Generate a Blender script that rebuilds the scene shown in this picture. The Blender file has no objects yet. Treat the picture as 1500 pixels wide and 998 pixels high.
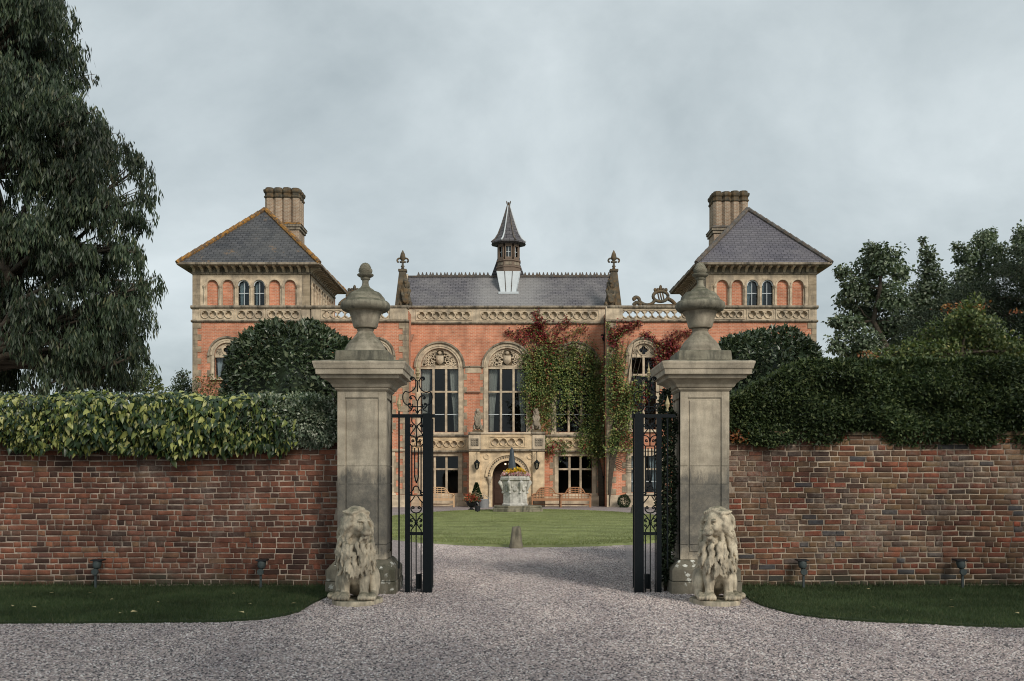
import bpy, bmesh, math, random
import numpy as np
from mathutils import Matrix, Vector
from mathutils.geometry import tessellate_polygon
PI = math.pi
scene = bpy.context.scene
COL = scene.collection
random.seed(7)
rng = np.random.default_rng(7)

# ------------------------------------------------------------------ camera
F_PX, CX, HY, CAM_H = 1458.0, 750.0, 698.0, 1.575     # focal length and horizon in photo pixels
cam_d = bpy.data.cameras.new('camera'); cam = bpy.data.objects.new('camera', cam_d); COL.objects.link(cam)
cam.location = (0, 0, CAM_H); cam.rotation_euler = (PI/2, 0, 0)
cam_d.sensor_width = 36; cam_d.lens = 36*F_PX/1500; cam_d.shift_y = (HY-499)/1500
cam_d.clip_start = 0.1; cam_d.clip_end = 3000
scene.camera = cam
# ------------------------------------------------------------------ sky and sun
SUN = Vector((-0.46, 0.75, -0.56)).normalized()        # the way the light travels
world = bpy.data.worlds.new('World'); scene.world = world; world.use_nodes = True
wn, wl = world.node_tree.nodes, world.node_tree.links
wn.clear()
sky = wn.new('ShaderNodeTexSky'); sky.sky_type = 'NISHITA'; sky.sun_disc = False
sky.sun_elevation = math.asin(-SUN.z); sky.sun_rotation = math.atan2(-SUN.x, -SUN.y)
sky.air_density = 1.0; sky.dust_density = 2.0
tc = wn.new('ShaderNodeTexCoord')
sepw = wn.new('ShaderNodeSeparateXYZ'); wl.new(tc.outputs['Generated'], sepw.inputs[0])
def wmath(op, a, b=None):
    n = wn.new('ShaderNodeMath'); n.operation = op
    for i, v in enumerate((a, b)):
        if v is None: continue
        if isinstance(v, (int, float)): n.inputs[i].default_value = v
        else: wl.new(v, n.inputs[i])
    return n.outputs[0]
den = wmath('ADD', wmath('MAXIMUM', sepw.outputs[2], 0.0), 0.42)   # clouds lie on a flat layer overhead
cmb = wn.new('ShaderNodeCombineXYZ')
wl.new(wmath('DIVIDE', sepw.outputs[0], den), cmb.inputs[0]); wl.new(wmath('DIVIDE', sepw.outputs[1], den), cmb.inputs[1])
nz = wn.new('ShaderNodeTexNoise'); nz.inputs['Scale'].default_value = 1.9; nz.inputs['Detail'].default_value = 8
nz.inputs['Roughness'].default_value = 0.56; nz.inputs['Distortion'].default_value = 0.25
mp = wn.new('ShaderNodeMapping'); mp.inputs['Location'].default_value = (5.6, 2.9, 1.3); mp.inputs['Scale'].default_value = (0.9, 0.9, 1); mp.inputs['Rotation'].default_value = (0, 0, 0.5)
wl.new(cmb.outputs[0], mp.inputs[0]); wl.new(mp.outputs[0], nz.inputs['Vector'])
cr = wn.new('ShaderNodeValToRGB')
cr.color_ramp.elements[0].position = 0.36; cr.color_ramp.elements[0].color = (4.45, 5.15, 5.4, 1)
cr.color_ramp.elements[1].position = 0.69; cr.color_ramp.elements[1].color = (8.4, 9.2, 9.4, 1)
wl.new(nz.outputs[0], cr.inputs[0])
mixw = wn.new('ShaderNodeMixRGB'); mixw.inputs[0].default_value = 0.88
wl.new(sky.outputs[0], mixw.inputs[1]); wl.new(cr.outputs[0], mixw.inputs[2])
bg = wn.new('ShaderNodeBackground'); bg.inputs['Strength'].default_value = 0.095
wl.new(mixw.outputs[0], bg.inputs['Color'])
wo = wn.new('ShaderNodeOutputWorld'); wl.new(bg.outputs[0], wo.inputs['Surface'])
sun_d = bpy.data.lights.new('sun', 'SUN'); sun_d.energy = 2.8; sun_d.angle = math.radians(18); sun_d.color = (1, 0.93, 0.83)
sun = bpy.data.objects.new('sun', sun_d); COL.objects.link(sun)
sun.rotation_euler = SUN.to_track_quat('-Z', 'Y').to_euler()
scene.view_settings.view_transform = 'Standard'; scene.view_settings.look = 'None'
scene.view_settings.exposure = 0.0; scene.view_settings.gamma = 1.0; scene.view_settings.use_curve_mapping = False
scene.cycles.use_denoising = True; scene.cycles.filter_width = 1.05
scene.cycles.max_bounces = 6; scene.cycles.transparent_max_bounces = 12
try: scene.cycles.denoiser = 'OPENIMAGEDENOISE'
except Exception: pass

def PX(x, y, D):            # a photo pixel at a known distance -> a point
    return Vector(((x-CX)*D/F_PX, D, CAM_H+(HY-y)*D/F_PX))
def GY(y): return CAM_H*F_PX/(y-HY)          # distance of a ground point seen at row y

# ------------------------------------------------------------------ materials
def nt(m):
    m.use_nodes = True; t = m.node_tree; t.nodes.clear(); return t, t.nodes, t.links
class NB:                     # small node builder
    def __init__(s, name):
        s.m = bpy.data.materials.new(name); s.t, s.n, s.l = nt(s.m)
        s.out = s.n.new('ShaderNodeOutputMaterial')
        s.b = s.n.new('ShaderNodeBsdfPrincipled'); s.l.new(s.b.outputs[0], s.out.inputs[0])
        s.b.inputs['Specular IOR Level'].default_value = 0.25
    def lk(s, v, sock):
        if v is None: return
        if hasattr(v, 'is_output'): s.l.new(v, sock)
        elif isinstance(v, (tuple, list)) and len(v) == 3 and sock.type == 'RGBA': sock.default_value = (*v, 1)
        else: sock.default_value = v
    def coord(s, kind='Object', scale=None, loc=None):
        if kind == 'Position': o = s.n.new('ShaderNodeNewGeometry').outputs['Position']
        elif kind == 'UV': o = s.n.new('ShaderNodeTexCoord').outputs['UV']
        else: o = s.n.new('ShaderNodeTexCoord').outputs[kind]
        if scale is not None or loc is not None:
            mp = s.n.new('ShaderNodeMapping'); s.l.new(o, mp.inputs[0])
            if scale is not None: mp.inputs['Scale'].default_value = scale
            if loc is not None: mp.inputs['Location'].default_value = loc
            o = mp.outputs[0]
        return o
    def noise(s, scale, detail=4, rough=0.55, co=None, dist=0):
        n = s.n.new('ShaderNodeTexNoise'); n.inputs['Scale'].default_value = scale; n.inputs['Detail'].default_value = detail
        n.inputs['Roughness'].default_value = rough; n.inputs['Distortion'].default_value = dist
        s.l.new(co if co is not None else s.coord('Position'), n.inputs['Vector']); return n.outputs[0]
    def voro(s, scale, co=None, feature='F1'):
        n = s.n.new('ShaderNodeTexVoronoi'); n.inputs['Scale'].default_value = scale; n.feature = feature
        s.l.new(co if co is not None else s.coord('Position'), n.inputs['Vector']); return n
    def ramp(s, f, stops, interp='LINEAR'):
        n = s.n.new('ShaderNodeValToRGB'); n.color_ramp.interpolation = interp; e = n.color_ramp.elements
        while len(e) < len(stops): e.new(0.5)
        for k, (p, c) in enumerate(stops):
            e[k].position = p
            e[k].color = (c, c, c, 1) if isinstance(c, (int, float)) else (*c, 1)
        s.l.new(f, n.inputs[0]); return n.outputs[0]
    def mix(s, f, a, b, mode='MIX'):
        n = s.n.new('ShaderNodeMixRGB'); n.blend_type = mode
        s.lk(f, n.inputs[0]); s.lk(a, n.inputs[1]); s.lk(b, n.inputs[2]); return n.outputs[0]
    def math(s, op, a, b=0.5):
        n = s.n.new('ShaderNodeMath'); n.operation = op; s.lk(a, n.inputs[0]); s.lk(b, n.inputs[1]); return n.outputs[0]
    def bump(s, h, strength=0.3, dist=0.02, prev=None):
        n = s.n.new('ShaderNodeBump'); n.inputs['Strength'].default_value = strength; n.inputs['Distance'].default_value = dist
        s.l.new(h, n.inputs['Height'])
        if prev is not None: s.l.new(prev, n.inputs['Normal'])
        return n.outputs[0]
    def rnd(s):                # per-piece random: vertex attribute 'rnd' plus the object's own random
        a = s.n.new('ShaderNodeAttribute'); a.attribute_name = 'rnd'
        o = s.n.new('ShaderNodeObjectInfo')
        return s.math('FRACT', s.math('ADD', a.outputs['Fac'], o.outputs['Random']))
    def done(s, col, rough=0.8, normal=None, **kw):
        s.lk(col, s.b.inputs['Base Color']); s.lk(rough, s.b.inputs['Roughness'])
        if normal is not None: s.l.new(normal, s.b.inputs['Normal'])
        for k, v in kw.items(): s.lk(v, s.b.inputs[k])
        return s.m

def stone(name, c0, c1, dirt=(0.07, 0.065, 0.05), dirt_amt=0.5, scale=1.0, lichen=0.0, top_moss=0.0, orange=0.0, bump=0.35, damp=None):
    n = NB(name)
    big = n.noise(0.9*scale, 5); mid = n.noise(5*scale, 5, 0.65); fine = n.noise(60*scale, 3, 0.7)
    col = n.mix(big, c0, c1)
    col = n.mix(n.ramp(mid, [(0.38, 0.0), (0.66, 0.75)]), col, tuple(v*0.62 for v in c0))
    blk = n.noise(3.1*scale, 2, 0.4, n.coord('Position', (0.6, 0.6, 1.6)))
    col = n.mix(1.0, col, n.ramp(blk, [(0.35, (0.82, 0.80, 0.78)), (0.65, (1.18, 1.17, 1.15))]), 'MULTIPLY')
    st = n.noise(2.2*scale, 6, 0.7, n.coord('Position', (1.6, 1.6, 0.35)))
    col = n.mix(n.ramp(st, [(0.46, 0.0), (0.64, dirt_amt)]), col, dirt)
    if top_moss:
        g = n.n.new('ShaderNodeNewGeometry'); sp = n.n.new('ShaderNodeSeparateXYZ'); n.l.new(g.outputs['True Normal'], sp.inputs[0])
        f = n.math('MULTIPLY', n.ramp(sp.outputs[2], [(0.25, 0.0), (0.9, 1.0)]), n.ramp(mid, [(0.3, 0.2), (0.6, top_moss)]))
        col = n.mix(f, col, (0.075, 0.078, 0.05))
    if damp:                                            # a patch of old damp staining between two heights, ragged at its edges
        sp2 = n.n.new('ShaderNodeSeparateXYZ'); n.l.new(n.coord('Position'), sp2.inputs[0])
        zz = n.math('ADD', sp2.outputs[2], n.math('MULTIPLY', n.math('SUBTRACT', n.noise(3.2, 6, 0.75, n.coord('Position', (1.8, 1.8, 0.6))), 0.5), 0.9))
        f = n.ramp(n.math('DIVIDE', zz, 3.0), [(damp[0]/3, 0.0), (damp[0]/3+0.06, damp[2]), (damp[1]/3-0.05, damp[2]), (damp[1]/3+0.01, 0.0)])
        col = n.mix(n.math('MULTIPLY', f, n.ramp(n.noise(11, 5, 0.75), [(0.3, 0.65), (0.6, 1.0)])), col, (0.085, 0.085, 0.08))
    if lichen:
        v = n.voro(9*scale, n.coord('Position')); w = n.noise(14*scale, 4, 0.7)
        d = n.math('ADD', v.outputs['Distance'], n.math('MULTIPLY', n.math('SUBTRACT', w, 0.5), 1.5))
        f = n.math('MULTIPLY', n.ramp(d, [(0.20, 1.0), (0.28, 0.0)]), n.ramp(n.noise(2.5*scale, 2), [(0.42, 0.0), (0.50, lichen)]))
        col = n.mix(f, col, (0.60, 0.60, 0.54))
    if orange:
        f = n.ramp(n.noise(3.5*scale, 5, 0.7), [(0.45, 0.0), (0.58, orange)])
        col = n.mix(f, col, (0.42, 0.20, 0.035))
    col = n.mix(0.5, col, n.ramp(fine, [(0.3, tuple(0.75 for _ in range(3))), (0.7, (1.2, 1.2, 1.2))]), 'MULTIPLY')
    h = n.math('ADD', n.math('MULTIPLY', mid, 0.7), n.math('MULTIPLY', fine, 0.35))
    return n.done(col, 0.9, n.bump(h, bump, 0.02))

def brick_tex(name, c1, c2, mortar, bw=0.225, bh=0.075, ms=0.01, dark=0.5, var=(0.7, 1.15)):
    n = NB(name); co = n.coord('UV')
    b = n.n.new('ShaderNodeTexBrick'); n.l.new(co, b.inputs['Vector'])
    b.inputs['Scale'].default_value = 1.0; b.inputs['Brick Width'].default_value = bw; b.inputs['Row Height'].default_value = bh
    b.inputs['Mortar Size'].default_value = ms; b.inputs['Mortar Smooth'].default_value = 0.2; b.inputs['Bias'].default_value = -0.1
    n.lk(c1, b.inputs['Color1']); n.lk(c2, b.inputs['Color2']); n.lk(mortar, b.inputs['Mortar'])
    col = n.mix(1.0, b.outputs[0], n.ramp(n.noise(1.3, 6, 0.65), [(0.3, tuple([var[0]]*3)), (0.7, tuple([var[1]]*3))]), 'MULTIPLY')
    st = n.noise(0.6, 6, 0.72, n.coord('Position', (2.6, 2.6, 0.45)))
    col = n.mix(n.ramp(st, [(0.52, 0.0), (0.75, dark)]), col, tuple(v*0.35 for v in c1))
    h = n.math('SUBTRACT', n.noise(40, 3), n.math('MULTIPLY', b.outputs['Fac'], 1.2))
    return n.done(col, 0.9, n.bump(h, 0.35, 0.02))

def slate_mat(name, c1, c2, patch, lich=0.0, wash=0.0):
    n = NB(name); co = n.coord('UV')
    b = n.n.new('ShaderNodeTexBrick'); n.l.new(co, b.inputs['Vector'])
    b.inputs['Scale'].default_value = 1.0; b.inputs['Brick Width'].default_value = 0.30; b.inputs['Row Height'].default_value = 0.19
    b.inputs['Mortar Size'].default_value = 0.018; b.inputs['Mortar Smooth'].default_value = 0.6; b.inputs['Bias'].default_value = 0.0
    n.lk(c1, b.inputs['Color1']); n.lk(c2, b.inputs['Color2']); n.lk(tuple(v*0.3 for v in c1), b.inputs['Mortar'])
    col = n.mix(n.ramp(n.noise(0.55, 6, 0.65), [(0.42, 0.0), (0.7, 0.6)]), b.outputs[0], patch)
    col = n.mix(n.ramp(n.noise(6, 4, 0.7), [(0.62, 0.0), (0.72, 0.5)]), col, tuple(min(1, v*2.2) for v in c2))
    if wash:                                            # pale wash run down from the leadwork
        sp = n.n.new('ShaderNodeSeparateXYZ'); n.l.new(n.coord('Position'), sp.inputs[0])
        dx = n.math('ABSOLUTE', n.math('ADD', n.math('ADD', sp.outputs[0], 0.2), n.math('MULTIPLY', n.math('SUBTRACT', n.noise(0.8, 4), 0.5), 1.2)))
        col = n.mix(n.ramp(n.math('DIVIDE', dx, 3.0), [(0.45, wash), (0.8, 0.0)]), col, (0.36, 0.35, 0.335))
    if lich:
        col = n.mix(n.ramp(n.noise(1.1, 6, 0.75), [(0.60, 0.0), (0.68, lich)]), col, (0.36, 0.18, 0.04))
    sep = n.n.new('ShaderNodeSeparateXYZ'); n.l.new(co, sep.inputs[0])
    saw = n.math('FRACT', n.math('DIVIDE', sep.outputs[1], 0.19))
    h = n.math('SUBTRACT', n.math('MULTIPLY', saw, -1.0), b.outputs['Fac'])
    return n.done(col, 0.62, n.bump(h, 0.55, 0.03))

def leaf_mat(name, stops, rough=0.5, trans=0.25, spec=0.4, clump=1.2, clump_amt=0.35):
    n = NB(name); a = n.n.new('ShaderNodeAttribute'); a.attribute_name = 'rnd'
    o = n.n.new('ShaderNodeObjectInfo')
    r = n.math('FRACT', n.math('ADD', a.outputs['Fac'], o.outputs['Random']))
    col = n.ramp(r, stops)
    cl = n.ramp(n.noise(clump, 3), [(0.3, tuple([1-clump_amt]*3)), (0.7, tuple([1+clump_amt]*3))])
    col = n.mix(1.0, col, cl, 'MULTIPLY')
    n.lk(col, n.b.inputs['Base Color']); n.b.inputs['Roughness'].default_value = rough
    n.b.inputs['Specular IOR Level'].default_value = spec
    t = n.n.new('ShaderNodeBsdfTranslucent'); n.l.new(n.mix(1.0, col, (1.1, 1.25, 0.6), 'MULTIPLY'), t.inputs[0])
    ms = n.n.new('ShaderNodeMixShader'); ms.inputs[0].default_value = trans
    n.l.new(n.b.outputs[0], ms.inputs[1]); n.l.new(t.outputs[0], ms.inputs[2]); n.l.new(ms.outputs[0], n.out.inputs[0])
    return n.m
def plain(name, c, rough=0.7, var=0.25, sc=8, bump=0.15, **kw):
    n = NB(name); z = n.noise(sc, 5, 0.6)
    col = n.mix(z, tuple(v*(1-var) for v in c), tuple(v*(1+var) for v in c))
    return n.done(col, rough, n.bump(n.noise(sc*6, 3), bump, 0.01), **kw)

M = {}
M['pillar'] = stone('pillar_stone', (0.54, 0.475, 0.37), (0.44, 0.39, 0.31), dirt=(0.14, 0.13, 0.11), dirt_amt=0.45, scale=1.2, top_moss=0.9, damp=(0.45, 1.68, 0.85))
M['pillar_plinth'] = stone('plinth_stone', (0.26, 0.235, 0.185), (0.18, 0.165, 0.13), dirt=(0.06, 0.06, 0.04), dirt_amt=0.8, lichen=1.0, top_moss=0.4)
M['urn'] = stone('urn_stone', (0.31, 0.29, 0.225), (0.20, 0.19, 0.15), dirt=(0.06, 0.06, 0.05), dirt_amt=0.75, scale=2.2, top_moss=1.0, bump=0.6)
M['urnb'] = stone('urn_bowl_stone', (0.42, 0.375, 0.295), (0.32, 0.29, 0.23), dirt=(0.09, 0.075, 0.06), dirt_amt=0.5, scale=1.5, top_moss=0.9, bump=0.4)
M['lion'] = stone('lion_stone', (0.68, 0.60, 0.46), (0.57, 0.49, 0.37), dirt=(0.15, 0.14, 0.115), dirt_amt=0.65, scale=2.2, top_moss=0.8, bump=0.5)
M['hstone'] = stone('house_stone', (0.64, 0.53, 0.39), (0.51, 0.42, 0.31), dirt=(0.15, 0.135, 0.115), dirt_amt=0.5, scale=0.8)
M['pstone'] = stone('porch_stone', (0.72, 0.565, 0.375), (0.62, 0.475, 0.305), dirt=(0.24, 0.20, 0.15), dirt_amt=0.35, scale=0.8)
M['dstone'] = stone('dark_stone', (0.13, 0.115, 0.085), (0.09, 0.08, 0.065), dirt=(0.03, 0.03, 0.025), dirt_amt=0.7, scale=1.0, orange=0.15)
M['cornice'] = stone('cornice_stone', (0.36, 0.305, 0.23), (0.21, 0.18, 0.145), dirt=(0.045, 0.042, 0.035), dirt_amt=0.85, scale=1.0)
M['quoin'] = stone('quoin_stone', (0.44, 0.35, 0.24), (0.24, 0.205, 0.16), dirt=(0.10, 0.09, 0.08), dirt_amt=0.6, scale=1.0)
M['hbrick'] = brick_tex('house_brick', (0.60, 0.235, 0.135), (0.48, 0.175, 0.10), (0.58, 0.36, 0.25), dark=0.55, ms=0.012, var=(0.62, 1.2))
M['cbrick'] = brick_tex('chimney_brick', (0.36, 0.25, 0.17), (0.28, 0.185, 0.125), (0.42, 0.36, 0.28), dark=0.55, ms=0.014)
M['slate_l'] = slate_mat('slate_dark', (0.046, 0.049, 0.056), (0.085, 0.086, 0.092), (0.12, 0.118, 0.112), lich=0.35)
M['slate_r'] = slate_mat('slate_violet', (0.088, 0.084, 0.10), (0.13, 0.122, 0.14), (0.16, 0.15, 0.155))
M['slate_c'] = slate_mat('slate_grey', (0.088, 0.084, 0.096), (0.145, 0.136, 0.146), (0.23, 0.22, 0.212), wash=0.42)
M['slate_s'] = slate_mat('slate_spire', (0.075, 0.072, 0.08), (0.12, 0.113, 0.12), (0.15, 0.145, 0.14))
M['hip_l'] = stone('lichened_hip', (0.16, 0.10, 0.055), (0.09, 0.075, 0.06), dirt=(0.05, 0.045, 0.04), scale=1.5, orange=0.7)
M['hip_r'] = stone('grey_hip', (0.13, 0.125, 0.12), (0.09, 0.088, 0.085), dirt=(0.04, 0.04, 0.04), scale=1.5, orange=0.1)
M['lead'] = plain('white_lead', (0.50, 0.54, 0.56), 0.5, 0.22, 2.2)
M['iron'] = plain('black_iron', (0.006, 0.009, 0.011), 0.5, 0.3, 20, 0.1); M['iron'].node_tree.nodes['Principled BSDF'].inputs['Specular IOR Level'].default_value = 0.14
M['gilt'] = plain('pale_gilt', (0.42, 0.35, 0.20), 0.5, 0.2, 20)
M['darkmetal'] = plain('grey_green_metal', (0.06, 0.075, 0.075), 0.5, 0.2, 20)
M['teak'] = plain('teak', (0.33, 0.165, 0.085), 0.65, 0.25, 9)
M['teak_pale'] = plain('teak_pale', (0.50, 0.33, 0.19), 0.65, 0.2, 9)
M['door'] = plain('door_wood', (0.05, 0.025, 0.016), 0.5, 0.3, 6)
M['wood'] = plain('cupola_wood', (0.17, 0.125, 0.095), 0.7, 0.25, 5)
M['curtain'] = plain('curtain', (0.50, 0.50, 0.46), 0.9, 0.1, 3)
M['bcurtain'] = plain('blue_curtain', (0.50, 0.58, 0.62), 0.9, 0.1, 3)
M['pipe'] = plain('pipe_paint', (0.36, 0.22, 0.16), 0.6, 0.2, 4)
M['blackpot'] = plain('black_planter', (0.02, 0.021, 0.024), 0.55, 0.3, 12)
M['zinc'] = plain('zinc', (0.20, 0.20, 0.20), 0.5, 0.25, 12)
M['well'] = stone('well_head_stone', (0.62, 0.61, 0.57), (0.50, 0.49, 0.45), dirt=(0.16, 0.155, 0.14), dirt_amt=0.6, scale=2.0)
M['step'] = stone('step_stone', (0.30, 0.27, 0.20), (0.22, 0.20, 0.15), dirt=(0.06, 0.06, 0.045), dirt_amt=0.8, scale=1.6, top_moss=0.3)
M['bronze'] = plain('blue_grey_bronze', (0.055, 0.07, 0.085), 0.5, 0.35, 10)
M['bark'] = stone('bark', (0.10, 0.08, 0.06), (0.06, 0.05, 0.04), scale=3, bump=0.8)
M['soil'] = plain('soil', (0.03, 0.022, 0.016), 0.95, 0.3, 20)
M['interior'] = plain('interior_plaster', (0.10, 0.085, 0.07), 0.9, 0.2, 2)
M['mortar'] = stone('mortar', (0.54, 0.44, 0.36), (0.40, 0.32, 0.26), dirt=(0.10, 0.08, 0.07), dirt_amt=0.9, scale=1.1)
M['mortar_r'] = stone('pale_mortar', (0.56, 0.46, 0.36), (0.44, 0.36, 0.28), dirt=(0.15, 0.12, 0.10), dirt_amt=0.85, scale=1.0)
n = NB('window_glass')
n.b.inputs['Base Color'].default_value = (0.012, 0.014, 0.016, 1); n.b.inputs['Roughness'].default_value = 0.03
n.b.inputs['Specular IOR Level'].default_value = 0.5
tr = n.n.new('ShaderNodeBsdfTransparent'); tr.inputs[0].default_value = (0.80, 0.84, 0.84, 1)
gl = n.n.new('ShaderNodeBsdfGlossy'); gl.inputs['Roughness'].default_value = 0.02; gl.inputs[0].default_value = (0.9, 0.95, 1, 1)
fr = n.n.new('ShaderNodeFresnel'); fr.inputs[0].default_value = 1.45
ms = n.n.new('ShaderNodeMixShader'); n.l.new(n.math('MULTIPLY', fr.outputs[0], 1.0), ms.inputs[0]); n.l.new(tr.outputs[0], ms.inputs[1]); n.l.new(gl.outputs[0], ms.inputs[2])
n.l.new(ms.outputs[0], n.out.inputs[0]); M['glass'] = n.m

def wall_brick_mat(name, stops, white):
    n = NB(name); r = n.math('ADD', n.math('MULTIPLY', n.rnd(), 0.86), n.math('MULTIPLY', n.noise(0.8, 3, 0.6), 0.16))
    col = n.ramp(r, stops, 'LINEAR')
    mid = n.noise(9, 5, 0.7); fine = n.noise(70, 4, 0.7)
    col = n.mix(n.ramp(mid, [(0.35, 0.0), (0.7, 0.6)]), col, (0.05, 0.036, 0.028))
    col = n.mix(1.0, col, n.ramp(n.noise(0.6, 5, 0.65), [(0.36, (0.48, 0.48, 0.50)), (0.64, (1.22, 1.18, 1.12))]), 'MULTIPLY')
    f = n.math('MULTIPLY', n.ramp(n.noise(1.1, 5, 0.7), [(0.52, 0.0), (0.72, white)]), n.ramp(n.noise(22, 4, 0.75), [(0.4, 0.2), (0.65, 1.0)]))
    col = n.mix(f, col, (0.40, 0.34, 0.29))
    col = n.mix(0.6, col, n.ramp(fine, [(0.3, (0.65, 0.65, 0.65)), (0.7, (1.3, 1.3, 1.3))]), 'MULTIPLY')
    sp = n.n.new('ShaderNodeSeparateXYZ'); n.l.new(n.coord('Position'), sp.inputs[0])           # green damp creeping up from the ground
    lo = n.math('ADD', sp.outputs[2], n.math('MULTIPLY', n.noise(2.1, 5, 0.7), -0.55))
    col = n.mix(n.ramp(n.math('ADD', lo, 0.5), [(0.30, 0.7), (0.46, 0.0)]), col, (0.045, 0.05, 0.032))
    return n.done(col, 0.9, n.bump(n.math('ADD', mid, n.math('MULTIPLY', fine, 0.5)), 0.5, 0.012))
M['brick_l'] = wall_brick_mat('old_red_brick', [(0.0, (0.045, 0.032, 0.030)), (0.16, (0.10, 0.052, 0.042)), (0.32, (0.25, 0.100, 0.065)), (0.48, (0.31, 0.120, 0.075)),
    (0.60, (0.13, 0.072, 0.055)), (0.72, (0.20, 0.085, 0.060)), (0.82, (0.28, 0.165, 0.10)), (0.9, (0.34, 0.115, 0.07)), (1.0, (0.10, 0.085, 0.085))], 0.55)
M['brick_r'] = wall_brick_mat('old_brown_brick', [(0.0, (0.07, 0.055, 0.05)), (0.14, (0.13, 0.075, 0.055)), (0.26, (0.30, 0.105, 0.065)), (0.36, (0.21, 0.115, 0.070)), (0.48, (0.28, 0.175, 0.09)),
    (0.58, (0.16, 0.095, 0.068)), (0.68, (0.26, 0.155, 0.09)), (0.78, (0.36, 0.10, 0.06)), (0.86, (0.23, 0.135, 0.08)), (0.92, (0.11, 0.11, 0.12)), (1.0, (0.07, 0.055, 0.05))], 0.6)

n = NB('gravel_sheet'); v = n.voro(48, n.coord('Position')); v2 = n.voro(21, n.coord('Position'))
col = n.ramp(v.outputs['Color'], [(0.1, (0.18, 0.16, 0.16)), (0.4, (0.36, 0.315, 0.31)), (0.65, (0.44, 0.38, 0.36)), (0.9, (0.58, 0.54, 0.53))])
col = n.mix(1.0, col, n.ramp(n.noise(0.45, 5, 0.6), [(0.3, (0.80, 0.78, 0.78)), (0.7, (1.15, 1.12, 1.10))]), 'MULTIPLY')
col = n.mix(1.0, col, n.ramp(v.outputs['Distance'], [(0.0, (1.1, 1.1, 1.1)), (0.75, (0.55, 0.55, 0.55))]), 'MULTIPLY')
M['gravel'] = n.done(col, 0.9, n.bump(n.math('MULTIPLY', v.outputs['Distance'], -1.0), 0.7, 0.012))
n = NB('gravel_stone'); o = n.n.new('ShaderNodeObjectInfo')
col = n.ramp(o.outputs['Random'], [(0.0, (0.07, 0.065, 0.07)), (0.18, (0.17, 0.155, 0.16)), (0.40, (0.42, 0.36, 0.345)), (0.7, (0.53, 0.45, 0.415)), (0.88, (0.64, 0.59, 0.57)), (1.0, (0.80, 0.78, 0.76))])
col = n.mix(1.0, col, n.ramp(n.noise(0.5, 5, 0.65, n.coord('Position', (1.5, 0.5, 1))), [(0.36, (0.72, 0.71, 0.73)), (0.62, (1.12, 1.09, 1.07))]), 'MULTIPLY')
M['pebble'] = n.done(col, 0.85)
def grass_mat(name, a, b, stripes=False):
    n = NB(name)
    col = n.mix(n.noise(0.9, 5, 0.65), a, b)
    col = n.mix(n.ramp(n.noise(90, 3, 0.8, n.coord('Position', (1, 0.5, 1))), [(0.3, 0.0), (0.7, 0.55)]), col, tuple(v*0.55 for v in a))
    if stripes:
        sp = n.n.new('ShaderNodeSeparateXYZ'); n.l.new(n.coord('Position'), sp.inputs[0])
        w = n.math('SINE', n.math('MULTIPLY', n.math('ADD', n.math('MULTIPLY', sp.outputs[0], 0.25), sp.outputs[1]), 3.6))
        col = n.mix(n.ramp(n.math('ADD', n.math('MULTIPLY', w, 0.07), n.noise(1.7, 4, 0.6)), [(0.38, 0.0), (0.68, 0.8)]), col, tuple(v*1.45 for v in b))
        col = n.mix(n.ramp(n.noise(0.35, 4, 0.6), [(0.55, 0.0), (0.75, 0.5)]), col, (0.20, 0.20, 0.085))
    return n.done(col, 0.9, n.bump(n.noise(120, 3, 0.8), 0.5, 0.02))
M['grass'] = grass_mat('grass_strip', (0.044, 0.066, 0.030), (0.062, 0.086, 0.040))
M['lawn'] = grass_mat('mown_lawn', (0.155, 0.182, 0.068), (0.205, 0.228, 0.092), True)
M['meadow'] = grass_mat('meadow', (0.05, 0.085, 0.03), (0.07, 0.11, 0.04))
M['blade'] = leaf_mat('grass_blade', [(0, (0.036, 0.060, 0.026)), (0.5, (0.058, 0.088, 0.038)), (0.9, (0.090, 0.118, 0.052)), (1, (0.16, 0.15, 0.075))], 0.6, 0.2, 0.2)
M['lawn_blade'] = leaf_mat('lawn_blade', [(0, (0.14, 0.17, 0.06)), (0.5, (0.19, 0.22, 0.082)), (0.9, (0.25, 0.27, 0.11)), (1, (0.36, 0.33, 0.18))], 0.6, 0.2, 0.2, 0.6)
G_ = lambda *a: list(zip((0, 0.35, 0.7, 0.92, 1), a))
M['l_ivy'] = leaf_mat('big_ivy_leaf', [(0, (0.020, 0.042, 0.018)), (0.40, (0.036, 0.068, 0.026)), (0.62, (0.065, 0.105, 0.034)), (0.76, (0.22, 0.26, 0.07)), (0.90, (0.44, 0.45, 0.14)), (1, (0.52, 0.50, 0.22))], 0.38, 0.22, 0.5, 0.8, 0.25)
M['l_euo'] = leaf_mat('white_edged_leaf', G_((0.07, 0.11, 0.07), (0.18, 0.23, 0.16), (0.38, 0.43, 0.32), (0.60, 0.62, 0.52), (0.68, 0.68, 0.58)), 0.5, 0.2, 0.3)
M['l_laurel'] = leaf_mat('laurel_leaf', G_((0.030, 0.048, 0.026), (0.045, 0.070, 0.036), (0.065, 0.092, 0.046), (0.10, 0.125, 0.068), (0.15, 0.16, 0.09)), 0.36, 0.12, 0.6)
M['l_hedge'] = leaf_mat('hedge_leaf', G_((0.022, 0.038, 0.017), (0.038, 0.060, 0.024), (0.062, 0.088, 0.034), (0.105, 0.132, 0.052), (0.14, 0.16, 0.062)), 0.5, 0.18, 0.3, 1.0, 0.4)
M['l_weep'] = leaf_mat('weeping_leaf', G_((0.014, 0.026, 0.014), (0.024, 0.040, 0.021), (0.038, 0.057, 0.029), (0.064, 0.084, 0.043), (0.10, 0.095, 0.05)), 0.5, 0.15, 0.35, 0.55, 0.6)
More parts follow.
